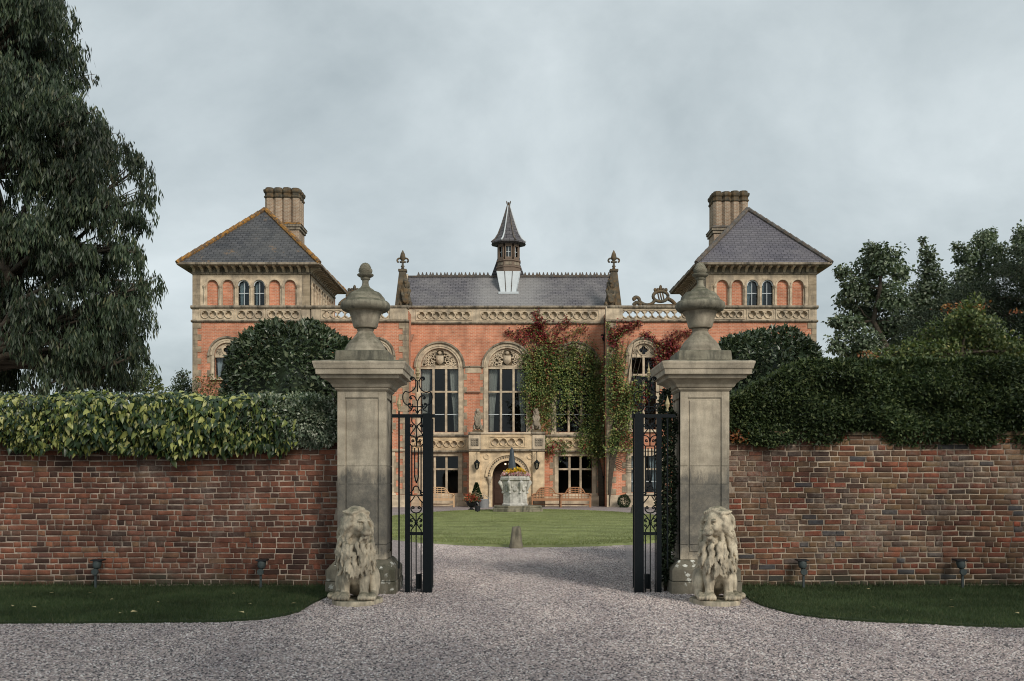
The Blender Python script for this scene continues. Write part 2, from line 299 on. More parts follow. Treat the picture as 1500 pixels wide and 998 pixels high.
M['l_poplar'] = leaf_mat('poplar_leaf', G_((0.05, 0.075, 0.042), (0.075, 0.105, 0.06), (0.12, 0.155, 0.09), (0.20, 0.235, 0.155), (0.27, 0.29, 0.21)), 0.45, 0.2, 0.4, 0.5, 0.3)
M['l_yew'] = leaf_mat('yew_leaf', G_((0.012, 0.021, 0.012), (0.020, 0.033, 0.017), (0.030, 0.046, 0.022), (0.044, 0.060, 0.030), (0.05, 0.06, 0.03)), 0.55, 0.1, 0.3, 0.6, 0.3)
M['l_shrub'] = leaf_mat('shrub_leaf', G_((0.045, 0.070, 0.025), (0.070, 0.10, 0.035), (0.10, 0.13, 0.045), (0.15, 0.17, 0.06), (0.22, 0.20, 0.07)), 0.5, 0.22, 0.3, 0.7, 0.3)
M['l_rust'] = leaf_mat('rust_leaf', G_((0.18, 0.06, 0.03), (0.26, 0.09, 0.035), (0.32, 0.13, 0.05), (0.36, 0.19, 0.07), (0.30, 0.22, 0.09)), 0.5, 0.25, 0.3)
M['l_creeper'] = leaf_mat('creeper_leaf', [(0, (0.040, 0.070, 0.024)), (0.3, (0.085, 0.13, 0.040)), (0.6, (0.155, 0.20, 0.060)), (0.84, (0.29, 0.31, 0.10)), (0.96, (0.36, 0.32, 0.12)), (1, (0.28, 0.14, 0.06))], 0.5, 0.25, 0.3, 1.2, 0.3)
M['l_red'] = leaf_mat('red_creeper_leaf', [(0, (0.07, 0.010, 0.016)), (0.4, (0.17, 0.024, 0.030)), (0.7, (0.27, 0.045, 0.042)), (0.88, (0.26, 0.075, 0.035)), (1, (0.16, 0.15, 0.04))], 0.5, 0.25, 0.3)
M['l_topiary'] = leaf_mat('topiary_leaf', G_((0.014, 0.030, 0.012), (0.022, 0.044, 0.017), (0.034, 0.06, 0.022), (0.05, 0.08, 0.03), (0.07, 0.10, 0.04)), 0.5, 0.15, 0.3)
M['fl_yellow'] = leaf_mat('yellow_petal', G_((0.65, 0.36, 0.03), (0.72, 0.45, 0.05), (0.75, 0.52, 0.08), (0.10, 0.16, 0.04), (0.75, 0.6, 0.2)), 0.6, 0.25, 0.2)
M['fl_pink'] = leaf_mat('pink_petal', G_((0.62, 0.24, 0.30), (0.70, 0.42, 0.45), (0.78, 0.68, 0.68), (0.70, 0.30, 0.36), (0.10, 0.16, 0.05)), 0.6, 0.25, 0.2)
M['fl_red'] = leaf_mat('red_petal', G_((0.08, 0.13, 0.05), (0.10, 0.15, 0.05), (0.42, 0.05, 0.04), (0.50, 0.08, 0.06), (0.50, 0.26, 0.14)), 0.6, 0.25, 0.2)
M['l_dry'] = plain('dry_leaf', (0.55, 0.46, 0.24), 0.8, 0.2, 20)
e = NB('lamp_glow'); e.b.inputs['Emission Color'].default_value = (1, 0.8, 0.5, 1); e.b.inputs['Emission Strength'].default_value = 3; M['glow'] = e.m
# ------------------------------------------------------------------ mesh helpers
def link(o, parent=None):
    COL.objects.link(o)
    if parent is not None:
        o.parent = parent
        o.matrix_parent_inverse = BASE[parent.name].inverted()
    return o
BASE = {}                       # world matrix of every parent, known without a depsgraph update
def reg(o, mat=None):
    BASE[o.name] = (mat if mat is not None else Matrix.Translation(o.location)).copy(); return o
def tag(o, label, cat, group=None):
    o['label'] = label; o['category'] = cat
    if group: o['group'] = group
    return o
def thing(name, loc, label, cat, group=None):
    o = bpy.data.objects.new(name, None); o.location = loc; o.empty_display_size = 0.2; COL.objects.link(o)
    reg(o); return tag(o, label, cat, group)
def add_uv(me):
    nl = len(me.loops)
    if not nl: return
    nv = len(me.vertices); co = np.empty(nv*3, np.float32); me.vertices.foreach_get('co', co); co = co.reshape(-1, 3)
    li = np.empty(nl, np.int32); me.loops.foreach_get('vertex_index', li)
    npoly = len(me.polygons); no = np.empty(npoly*3, np.float32); me.polygons.foreach_get('normal', no); no = no.reshape(-1, 3)
    tot = np.empty(npoly, np.int32); me.polygons.foreach_get('loop_total', tot)
    n = np.repeat(no, tot, axis=0)
    up = np.tile(np.array([0, 0, 1.0], np.float32), (nl, 1)); flat = np.abs(n[:, 2]) > 0.97; up[flat] = (0, 1, 0)
    v = up-n*np.sum(up*n, axis=1)[:, None]; v /= np.maximum(np.linalg.norm(v, axis=1), 1e-6)[:, None]
    u = np.cross(v, n); p = co[li]
    uv = np.stack([np.sum(p*u, 1), np.sum(p*v, 1)], 1).astype(np.float32)
    me.uv_layers.new(name='UVMap').data.foreach_set('uv', uv.ravel())
class MB:
    def __init__(s): s.v = []; s.f = []
    def add(s, vs, fs):
        o = len(s.v); s.v.extend([tuple(p) for p in vs]); s.f.extend([tuple(i+o for i in f) for f in fs]); return s
    def box(s, x0, x1, y0, y1, z0, z1):
        return s.add([(x0,y0,z0),(x1,y0,z0),(x1,y1,z0),(x0,y1,z0),(x0,y0,z1),(x1,y0,z1),(x1,y1,z1),(x0,y1,z1)],
                     [(0,3,2,1),(4,5,6,7),(0,1,5,4),(1,2,6,5),(2,3,7,6),(3,0,4,7)])
    def frust(s, cx, cy, a0, b0, z0, a1, b1, z1):      # tapered box, half sizes a (x) and b (y)
        return s.add([(cx-a0,cy-b0,z0),(cx+a0,cy-b0,z0),(cx+a0,cy+b0,z0),(cx-a0,cy+b0,z0),(cx-a1,cy-b1,z1),(cx+a1,cy-b1,z1),(cx+a1,cy+b1,z1),(cx-a1,cy+b1,z1)],
                     [(0,3,2,1),(4,5,6,7),(0,1,5,4),(1,2,6,5),(2,3,7,6),(3,0,4,7)])
    def prism(s, poly, y0, y1, axis='y'):               # polygon in (x,z), counter-clockwise seen from -y
        n = len(poly)
        vs = [(x, y0, z) for x, z in poly]+[(x, y1, z) for x, z in poly]
        fs = [tuple(range(n)), tuple(range(2*n-1, n-1, -1))]+[(i, i+n, (i+1) % n+n, (i+1) % n) for i in range(n)]
        return s.add(vs, fs)
    def zprism(s, poly, z0, z1):                        # polygon in (x,y), counter-clockwise from above
        n = len(poly)
        vs = [(x, y, z0) for x, y in poly]+[(x, y, z1) for x, y in poly]
        return s.add(vs, [tuple(range(n-1, -1, -1)), tuple(range(n, 2*n))]+[(i, (i+1) % n, (i+1) % n+n, i+n) for i in range(n)])
    def lathe(s, prof, c=(0, 0, 0), seg=24, phase=0.0, sx=1, sy=1):
        vs = []; fs = []; k = len(prof)
        for r, z in prof:
            for i in range(seg):
                a = phase+2*PI*i/seg; vs.append((c[0]+r*sx*math.cos(a), c[1]+r*sy*math.sin(a), c[2]+z))
        for j in range(k-1):
            for i in range(seg):
                i2 = (i+1) % seg; fs.append((j*seg+i, j*seg+i2, (j+1)*seg+i2, (j+1)*seg+i))
        fs.append(tuple(range(seg-1, -1, -1))); fs.append(tuple((k-1)*seg+i for i in range(seg)))
        return s.add(vs, fs)
    def tube(s, path, r, seg=6, cap=True):
        P = [Vector(p) for p in path]; n = len(P)
        if n < 2: return s
        R = r if isinstance(r, (list, tuple)) else [r]*n
        vs = []; fs = []; up = Vector((0, 0, 1)); t = (P[1]-P[0]).normalized()
        if abs(t.dot(up)) > 0.95: up = Vector((0, 1, 0))
        x = t.cross(up).normalized()
        for i in range(n):
            t = (P[min(i+1, n-1)]-P[max(i-1, 0)])
            if t.length < 1e-9: t = Vector((0, 0, 1))
            t.normalize(); x = (x-t*x.dot(t))
            if x.length < 1e-6: x = t.orthogonal()
            x.normalize(); y = t.cross(x)
            for k in range(seg):
                a = 2*PI*k/seg; vs.append(P[i]+(x*math.cos(a)+y*math.sin(a))*R[i])
        for i in range(n-1):
            for k in range(seg):
                k2 = (k+1) % seg; fs.append((i*seg+k, i*seg+k2, (i+1)*seg+k2, (i+1)*seg+k))
        if cap: fs.append(tuple(range(seg-1, -1, -1))); fs.append(tuple((n-1)*seg+k for k in range(seg)))
        return s.add(vs, fs)
    def band(s, cx, cz, r0, r1, y0, y1, a0=0.0, a1=PI, n=20):   # part of a ring standing in the x-z plane
        vs = []; fs = []
        for i in range(n+1):
            a = a0+(a1-a0)*i/n; c, q = math.cos(a), math.sin(a)
            vs += [(cx+r0*c, y0, cz+r0*q), (cx+r1*c, y0, cz+r1*q), (cx+r1*c, y1, cz+r1*q), (cx+r0*c, y1, cz+r0*q)]
        for i in range(n):
            o = i*4; q = o+4
            fs += [(o, o+1, q+1, q), (o+1, o+2, q+2, q+1), (o+2, o+3, q+3, q+2), (o+3, o, q, q+3)]
        if abs(a1-a0) < 2*PI-1e-4: fs += [(0, 3, 2, 1), (n*4, n*4+1, n*4+2, n*4+3)]
        return s.add(vs, fs)
    def ball(s, c, rx, ry=None, rz=None, seg=8, rings=5):
        ry = ry or rx; rz = rz or rx
        prof = [(max(math.sin(PI*j/rings), 0.001), -math.cos(PI*j/rings)) for j in range(rings+1)]
        vs = []; fs = []
        for r, z in prof:
            for i in range(seg): a = 2*PI*i/seg; vs.append((c[0]+r*rx*math.cos(a), c[1]+r*ry*math.sin(a), c[2]+z*rz))
        for j in range(rings):
            for i in range(seg): i2 = (i+1) % seg; fs.append((j*seg+i, j*seg+i2, (j+1)*seg+i2, (j+1)*seg+i))
        return s.add(vs, fs)
    def holed(s, outer, holes, y0, y1, back=True):      # flat slab in x-z with holes, front at y0
        polys = [[Vector((x, z, 0)) for x, z in outer]]+[[Vector((x, z, 0)) for x, z in h] for h in holes]
        flat = [p for q in polys for p in q]; tris = tessellate_polygon(polys)
        def ori(t):
            a, b, c = (flat[i] for i in t)
            return t if (b.x-a.x)*(c.y-a.y)-(b.y-a.y)*(c.x-a.x) > 0 else t[::-1]
        tris = [ori(tuple(t)) for t in tris]
        n = len(flat)
        vs = [(p.x, y0, p.y) for p in flat]+[(p.x, y1, p.y) for p in flat]
        fs = list(tris)+([tuple(i+n for i in t[::-1]) for t in tris] if back else [])
        o = 0
        for q in polys:
            k = len(q)
            for i in range(k): a, b = o+i, o+(i+1) % k; fs.append((a, a+n, b+n, b))
            o += k
        return s.add(vs, fs)
    def mesh(s, name, smooth=False, fix=False):
        me = bpy.data.meshes.new(name); me.from_pydata(s.v, [], s.f)
        if fix:
            bm = bmesh.new(); bm.from_mesh(me); bmesh.ops.recalc_face_normals(bm, faces=bm.faces); bm.to_mesh(me); bm.free()
        me.update(); add_uv(me)
        if smooth: me.polygons.foreach_set('use_smooth', [True]*len(me.polygons))
        return me
    def build(s, name, mat, parent=None, smooth=False, mat4=None, bevel=0, fix=False, sharp=None):
        me = s.mesh(name, smooth, fix); me.materials.append(mat)
        if sharp and smooth: me.set_sharp_from_angle(angle=math.radians(sharp))
        return place(name, me, parent, mat4, bevel)
def place(name, me, parent=None, mat4=None, bevel=0):
    o = bpy.data.objects.new(name, me)
    if mat4 is not None: o.matrix_basis = mat4
    link(o, parent)
    wm = mat4 if mat4 is not None else Matrix.Identity(4)
    BASE[o.name] = wm.copy()
    if bevel:
        b = o.modifiers.new('bevel', 'BEVEL'); b.width = bevel; b.segments = 2; b.limit_method = 'ANGLE'; b.angle_limit = 0.6
    return o
def np_mesh(name, V, F, mat, rnd=None, parent=None, smooth=False, kind=None):
    """V (n,3), F (m,k) arrays -> one mesh object"""
    V = np.asarray(V, np.float32); F = np.asarray(F, np.int32); k = F.shape[1]
    me = bpy.data.meshes.new(name); me.vertices.add(len(V)); me.vertices.foreach_set('co', V.ravel())
    me.loops.add(F.size); me.loops.foreach_set('vertex_index', F.ravel())
    me.polygons.add(len(F)); me.polygons.foreach_set('loop_start', np.arange(len(F), dtype=np.int32)*k)
    me.update(calc_edges=True)
    if rnd is not None:
        me.attributes.new('rnd', 'FLOAT', 'POINT').data.foreach_set('value', np.asarray(rnd, np.float32))
    if smooth: me.polygons.foreach_set('use_smooth', np.ones(len(F), bool))
    me.materials.append(mat)
    o = bpy.data.objects.new(name, me); link(o, parent); BASE[o.name] = Matrix.Identity(4)
    if kind: o['kind'] = kind
    return o
def unit(a): return a/np.maximum(np.linalg.norm(a, axis=1), 1e-9)[:, None]
def leaf_arrays(P, D, N, L, W, fold=0.25):
    """one folded leaf of 2 triangles at each point: direction D, normal-ish N, length L, width W"""
    D = unit(D); S = unit(np.cross(D, N)); U = np.cross(S, D); L = L[:, None]; W = W[:, None]
    a = P; t = P+D*L; m = P+D*L*0.45
    l = m+S*W*0.5+U*W*fold; r = m-S*W*0.5+U*W*fold
    n = len(P); V = np.stack([a, r, t, l], 1).reshape(-1, 3)
    i = np.arange(n)[:, None]*4; F = np.concatenate([i+np.array([[0, 1, 2]]), i+np.array([[0, 2, 3]])], 0)
    return V, F
def foliage(name, P, mat, parent=None, L=0.1, W=0.05, droop=0.4, out=None, outw=0.6, rnd=None, kind=None, fold=0.25, lvar=0.35):
    n = len(P); D = rng.normal(size=(n, 3)); D = unit(D)
    if out is not None: D = D*(1-outw)+unit(out)*outw
    D[:, 2] -= droop
    N = rng.normal(size=(n, 3))*0.5
    if out is not None: N += unit(out)
    N[:, 2] += 0.5
    Ls = L*(1+lvar*rng.uniform(-1, 1, n)); Ws = W*(1+lvar*rng.uniform(-1, 1, n))
    V, F = leaf_arrays(P, D, N, Ls, Ws, fold)
    r = np.repeat(rng.random(n) if rnd is None else rnd, 4)
    return np_mesh(name, V, F, mat, r, parent, kind=kind)

# ------------------------------------------------------------------ ground, drive, lawns
def structure(o): o['kind'] = 'structure'; return o
structure(MB().add([(-1500, -300, -0.012), (1500, -300, -0.012), (1500, 2600, -0.012), (-1500, 2600, -0.012)], [(0, 1, 2, 3)]).build('ground', M['meadow']))
structure(MB().add([(-30, -18, 0), (30, -18, 0), (30, 13.9, 0), (16, 14.2, 0), (16, 50.9, 0), (4.9, 52.9, 0), (-5.3, 52.9, 0), (-17, 50.9, 0), (-17, 14.2, 0), (-30, 13.9, 0)],
                   [tuple(range(10))]).build('gravel_drive', M['gravel']))
def in_poly(x, y, poly):
    c = np.zeros(len(x), bool); n = len(poly); j = n-1
    for i in range(n):
        xi, yi = poly[i]; xj, yj = poly[j]
        c ^= ((yi > y) != (yj > y)) & (x < (xj-xi)*(y-yi)/(yj-yi+1e-12)+xi); j = i
    return c
def smooth_poly(pts, sub=6):
    out = []; n = len(pts)
    for i in range(n-1):
        p0 = Vector(pts[max(i-1, 0)]); p1 = Vector(pts[i]); p2 = Vector(pts[i+1]); p3 = Vector(pts[min(i+2, n-1)])
        for k in range(sub):
            t = k/sub; out.append(tuple(0.5*((2*p1)+(p2-p0)*t+(2*p0-5*p1+4*p2-p3)*t*t+(3*p1-p0-3*p2+p3)*t**3)))
    out.append(tuple(pts[-1])); return out
def gp(x, y): D = GY(y); return ((x-CX)*D/F_PX, D)
WALL_Y = 13.98
edge_l = smooth_poly([(-12, 10.4), (-8, 10.5), gp(0, 915), gp(150, 914), gp(300, 913), gp(380, 909), gp(430, 900), gp(462, 884), gp(486, 872), (-2.45, 13.5)])
strip_l = edge_l+[(-2.45, WALL_Y), (-12, WALL_Y)]
edge_r = smooth_poly([(2.98, 13.5), gp(1088, 872), gp(1102, 882), gp(1130, 893), gp(1180, 904), gp(1250, 911), gp(1340, 915), gp(1500, 921), (8, 10.2), (12, 10.0)])
strip_r = edge_r+[(12, WALL_Y), (2.98, WALL_Y)]
def wob(poly, k, a=0.03):
    return [(x+random.uniform(-a, a)*(i < k), y+random.uniform(-a, a)*(i < k)) for i, (x, y) in enumerate(poly)]
strip_l = wob(strip_l, len(edge_l)); strip_r = wob(strip_r[::-1], 0)
def blades(name, poly, dens, mat, zb, h, w, ymax=None):
    xs = [p[0] for p in poly]; ys = [p[1] for p in poly]
    n = int((max(xs)-min(xs))*(max(ys)-min(ys))*dens)
    x = rng.uniform(min(xs), max(xs), n); y = rng.uniform(min(ys), max(ys), n)
    k = in_poly(x, y, poly); x, y = x[k], y[k]; n = len(x)
    x = x+rng.normal(0, 0.025, n); y = np.minimum(y+rng.normal(0, 0.03, n), WALL_Y-0.01) if ymax else y+rng.normal(0, 0.03, n)
    z = np.full(n, zb) if not callable(zb) else zb(x, y)
    a = rng.uniform(0, 2*PI, n); hh = h*rng.uniform(0.5, 1.25, n); lean = rng.normal(0, 0.5, (n, 2))*hh[:, None]
    B = np.stack([x, y, z], 1); S = np.stack([np.cos(a), np.sin(a), np.zeros(n)], 1)*w
    T = B+np.stack([lean[:, 0], lean[:, 1], hh], 1)
    V = np.stack([B-S, B+S, T], 1).reshape(-1, 3)
    return np_mesh(name, V, np.arange(n*3).reshape(-1, 3), mat, np.repeat(rng.random(n), 3), kind='stuff')
for nm, poly, side in (('grass_verge', strip_l, 'left'), ('grass_verge', strip_r, 'right')):
    structure(MB().zprism(poly, -0.01, 0.03).build(nm, M['grass']))
for poly, txt in ((strip_l, 'short dark grass along the foot of the redder brick wall'), (strip_r, 'short dark grass along the foot of the browner brick wall')):
    vis = [(max(-8.6, min(8.6, x)), y) for x, y in poly]
    tag(blades('verge_grass', vis, 5600, M['blade'], 0.022, 0.042, 0.004, True), txt, 'grass')
for x0, x1, txt in ((-8.6, -2.55, 'longer grass and weeds at the foot of the red brick wall'), (3.05, 8.6, 'longer grass and weeds at the foot of the brown brick wall')):
    tag(blades('wall_foot_weeds', [(x0, 13.86), (x1, 13.86), (x1, WALL_Y-0.02), (x0, WALL_Y-0.02)], 2600, M['blade'], 0.022, 0.085, 0.006, True), txt, 'weeds')
LC, LA, LB = (0.6, 34.1), 5.6, 12.15
lawn_poly = [(LC[0]+LA*math.cos(a)*(1+0.006*math.sin(7*a)), LC[1]+LB*math.sin(a)) for a in [2*PI*i/90 for i in range(90)]]
mb = MB(); rings = [1.0, 0.994, 0.9, 0.7, 0.4, 0.05]; hs = [0, 0.045, 0.06, 0.075, 0.085, 0.09]
for r, h in zip(rings, hs): mb.v += [(LC[0]+(x-LC[0])*r, LC[1]+(y-LC[1])*r, h) for x, y in lawn_poly]
for j in range(5):
    for i in range(90): i2 = (i+1) % 90; mb.f.append((j*90+i, j*90+i2, (j+1)*90+i2, (j+1)*90+i))
mb.f.append(tuple(450+i for i in range(90)))
structure(mb.build('oval_lawn', M['lawn'], smooth=True))
tag(blades('lawn_grass', [(LC[0]+(x-LC[0])*0.995, LC[1]+(y-LC[1])*0.995) for x, y in lawn_poly], 620, M['lawn_blade'], lambda x, y: 0.05+0.03*(1-np.sqrt(((x-LC[0])/LA)**2+((y-LC[1])/LB)**2)), 0.035, 0.007),
    'mown green grass of the oval lawn before the house', 'grass')

# gravel stones: geometry nodes scatter small stones over the near part of the drive
drv = [(-9.2, 5.6), (9.2, 5.6), (9.2, 10.3)]+[p for p in edge_r[::-1] if p[0] < 9.2]+[(2.2, 13.3), (2.0, 17.5), (2.6, 23.2), (-2.2, 23.2), (-1.5, 17.5), (-1.6, 13.3)]+[p for p in edge_l[::-1] if p[0] > -9.2]+[(-9.2, 10.4)]
tris = tessellate_polygon([[Vector((x, y, 0)) for x, y in drv]])
g = MB(); g.v = [(x, y, 0.004) for x, y in drv]
for t in tris:
    a, b, c = (Vector(g.v[i]) for i in t); g.f.append(tuple(t) if (b-a).cross(c-a).z > 0 else tuple(t[::-1]))
gst = g.build('loose_gravel', M['gravel']); gst['kind'] = 'stuff'
tag(gst, 'loose pinkish grey gravel stones on the drive through the gateway', 'gravel'); gst.data.materials.append(M['pebble'])
ng = bpy.data.node_groups.new('gravel_scatter', 'GeometryNodeTree')
ng.interface.new_socket('Geometry', in_out='INPUT', socket_type='NodeSocketGeometry'); ng.interface.new_socket('Geometry', in_out='OUTPUT', socket_type='NodeSocketGeometry')
N, Lk = ng.nodes, ng.links
gi, go = N.new('NodeGroupInput'), N.new('NodeGroupOutput')
pos = N.new('GeometryNodeInputPosition'); sx = N.new('ShaderNodeSeparateXYZ'); Lk.new(pos.outputs[0], sx.inputs[0])
mr = N.new('ShaderNodeMapRange'); mr.inputs['From Min'].default_value = 7; mr.inputs['From Max'].default_value = 23; mr.inputs['To Min'].default_value = 3400; mr.inputs['To Max'].default_value = 700
dp = N.new('GeometryNodeDistributePointsOnFaces'); Lk.new(gi.outputs[0], dp.inputs['Mesh']); dp.inputs['Density'].default_value = 2300
ico = N.new('GeometryNodeMeshIcoSphere'); ico.inputs['Radius'].default_value = 1.0; ico.inputs['Subdivisions'].default_value = 1
sm = N.new('GeometryNodeSetMaterial'); sm.inputs['Material'].default_value = M['pebble']; Lk.new(ico.outputs[0], sm.inputs['Geometry'])
iop = N.new('GeometryNodeInstanceOnPoints'); Lk.new(dp.outputs['Points'], iop.inputs['Points']); Lk.new(sm.outputs[0], iop.inputs['Instance'])
rv = N.new('FunctionNodeRandomValue'); rv.data_type = 'FLOAT_VECTOR'; rv.inputs[0].default_value = (0.006, 0.005, 0.004); rv.inputs[1].default_value = (0.0175, 0.0145, 0.010)
rr = N.new('FunctionNodeRandomValue'); rr.data_type = 'FLOAT_VECTOR'; rr.inputs[0].default_value = (-0.5, -0.5, 0); rr.inputs[1].default_value = (0.5, 0.5, 6.28); rr.inputs['Seed'].default_value = 5
Lk.new(rv.outputs[0], iop.inputs['Scale']); Lk.new(rr.outputs[0], iop.inputs['Rotation'])
jg = N.new('GeometryNodeJoinGeometry'); Lk.new(iop.outputs[0], jg.inputs[0]); Lk.new(gi.outputs[0], jg.inputs[0]); Lk.new(jg.outputs[0], go.inputs[0])
gst.modifiers.new('scatter', 'NODES').node_group = ng

# ------------------------------------------------------------------ brick garden walls
def brick_mesh(seed, L, H=0.065, dp=0.05):
    r = random.Random(seed); e = 0.007
    j = lambda a=0.005: r.uniform(-a, a)
    mk = lambda x0, x1, z0, z1, y: [(x0+j(), y+j(0.002), z0+j(0.004)), (x1+j(), y+j(0.002), z0+j(0.004)), (x1+j(), y+j(0.002), z1+j(0.004)), (x0+j(), y+j(0.002), z1+j(0.004))]
    back = [(-L/2, dp, -H/2), (L/2, dp, -H/2), (L/2, dp, H/2), (-L/2, dp, H/2)]
    mid = mk(-L/2, L/2, -H/2, H/2, 0.006); fr = mk(-L/2+e, L/2-e, -H/2+e, H/2-e, 0.0)
    fs = [(8, 9, 10, 11)]
    for o in (0, 4):
        for i in range(4): k = (i+1) % 4; fs.append((o+i, o+k, o+4+k, o+4+i))
    return back+mid+fr, fs
def garden_wall(x0, x1, H, mat, label, seed, toward, mortar):
    r = random.Random(seed)
    root = thing('brick_wall', ((x0+x1)/2, WALL_Y+0.17, 0), label, 'wall')
    back = MB().box(x0, x1, WALL_Y+0.0095, WALL_Y+0.33, -0.05, H); back.build('mortar_core', mortar, root)
    cop = MB().box(x0, x1, WALL_Y-0.03, WALL_Y+0.37, H, H+0.06); cop.build('coping', M['dstone'], root, bevel=0.01)
    lens = {'s': 0.218, 'h': 0.105}; var = {}
    for k in lens:
        for i in range(6):
            V, F = brick_mesh(seed*100+i*7+(k == 'h')*50, lens[k]); mb = MB().add(V, F); me = mb.mesh('brick'); me.materials.append(mat); var[k, i] = (me, np.array(V), F)
    rows = []
    z = 0.04; row = 0
    while z < H-0.04:
        ch = 0.0765+r.uniform(-0.002, 0.002); x = x0-r.uniform(0, 0.2)
        mode = row % 4
        while x < x1:
            k = 'h' if (mode == 3 and r.random() < 0.8) or (mode != 3 and r.random() < 0.34) else 's'
            w = lens[k]*r.uniform(0.84, 1.10); cx = x+w/2
            if x > x0-0.02 and x+w < x1+0.06:
                rows.append((cx, z+ch/2+r.uniform(-0.004, 0.004)+0.012*math.sin(cx*1.1+row*0.25), k, r.randrange(6), w/lens[k], r.uniform(-0.02, 0.02), r.uniform(-0.004, 0.0025), r.uniform(0.86, 1.06)))
            x += w+r.uniform(0.012, 0.020)
        z += ch; row += 1
    rows.sort(key=lambda b: abs(b[0]-toward)+0.35*abs(b[1]-0.9))
    for (cx, cz, k, i, s, rot, dy, sz) in rows[:300]:
        m4 = Matrix.Translation((cx, WALL_Y+dy, cz)) @ Matrix.Rotation(rot, 4, 'Y') @ Matrix.Diagonal((s, 1, sz, 1))
        place('brick', var[k, i][0], root, m4)
    Vs, Fs, Rs, o = [], [], [], 0
    for (cx, cz, k, i, s, rot, dy, sz) in rows[300:]:
        V = var[k, i][1]*np.array([s, 1, sz]); c, q = math.cos(rot), math.sin(rot)
        V = np.stack([V[:, 0]*c+V[:, 2]*q+cx, V[:, 1]+WALL_Y+dy, -V[:, 0]*q+V[:, 2]*c+cz], 1)
        Vs.append(V); Fs.append(np.array(var[k, i][2])+o); o += 12; Rs.append(np.full(12, r.random()))
    np_mesh('far_bricks', np.concatenate(Vs), np.concatenate(Fs), mat, np.concatenate(Rs), root, kind='stuff')
    return root
garden_wall(-9.6, -2.36, 2.12, M['brick_l'], 'old dark red brick garden wall under the yellow-green ivy', 3, -2.4, M['mortar'])
garden_wall(2.93, 9.6, 2.15, M['brick_r'], 'old brown brick garden wall with pale mortar under the clipped dark hedge', 11, 2.95, M['mortar_r'])

# ------------------------------------------------------------------ gate pillars and urns
PIL_Y, PIL_W = 13.40, 0.66
def pillar(cx, label):
    cy = PIL_Y+PIL_W/2; h = PIL_W/2
    root = thing('gate_pillar', (cx, cy, 0), label, 'pillar', None)
    pl = MB().box(cx-h-0.14, cx+h+0.14, cy-h-0.14, cy+h+0.14, -0.05, 0.17).build('plinth', M['pillar_plinth'], root, bevel=0.005)
    up = MB().box(cx-h-0.13, cx+h+0.13, cy-h-0.13, cy+h+0.13, 0.176, 0.325).frust(cx, cy, h+0.129, h+0.129, 0.3255, h+0.02, h+0.02, 0.45)
    up.build('plinth_course', M['pillar_plinth'], root, bevel=0.005)
    zs = [0.452, 0.655, 1.47, 1.715, 2.72]               # stone courses of the shaft
    core = MB().box(cx-h+0.02, cx+h-0.02, cy-h+0.02, cy+h-0.02, 0.45, 2.72); core.build('shaft_core', M['pillar'], root)
    for a, b in zip(zs[:-1], zs[1:]):
        mb = MB(); t = 0.02; f = 0.105
        for q in range(4):
            R = Matrix.Translation((cx, cy, 0)) @ Matrix.Rotation(q*PI/2, 4, 'Z')
            def bb(x0, x1, y0, y1, z0, z1):
                k = MB().box(x0, x1, y0, y1, z0, z1); mb.add([tuple(R @ Vector(v)) for v in k.v], k.f)
            zlo = a+0.002; zhi = b-0.002
            bb(-h, -h+f, -h, -h+f if q % 2 == 0 else -h+0.02, zlo, zhi)
            bb(h-f, h-0.0201, -h, -h+0.0199, zlo, zhi)
            if a == zs[0]: bb(-h+f, h-f, -h, -h+0.0199, zlo, a+0.075)
            if b == zs[-1]: bb(-h+f, h-f, -h, -h+0.0199, b-0.085, zhi)
            lo = a+0.11 if a == zs[0] else zlo; hi = b-0.12 if b == zs[-1] else zhi
            bb(-h+f+0.022, h-f-0.022, -h+0.008, -h+0.0198, lo, hi)    # raised field inside the sunk margin
        mb.build('shaft_stone', M['pillar'], root, bevel=0.004)
    # capital: cove, fascia, projecting corona, weathered top
    prof = [(h+0.0, 2.72), (h+0.03, 2.745), (h+0.03, 2.765), (h+0.055, 2.775), (h+0.075, 2.815), (h+0.125, 2.86), (h+0.19, 2.885), (h+0.195, 2.925), (h+0.245, 2.93), (h+0.25, 2.995), (h+0.262, 3.0), (h+0.268, 3.02), (h+0.275, 3.05), (h+0.285, 3.075), (h+0.285, 3.098), (h+0.24, 3.112), (0.30, 3.15)]
    mb = MB()
    for r, z in prof: mb.v += [(cx-r, cy-r, z), (cx+r, cy-r, z), (cx+r, cy+r, z), (cx-r, cy+r, z)]
    for j in range(len(prof)-1):
        for i in range(4): k = (i+1) % 4; mb.f.append((j*4+i, j*4+k, j*4+4+k, j*4+4+i))
    mb.f += [(3, 2, 1, 0), tuple(len(prof)*4-4+i for i in range(4))]
    mb.build('capital', M['pillar'], root, bevel=0.004)
    return root
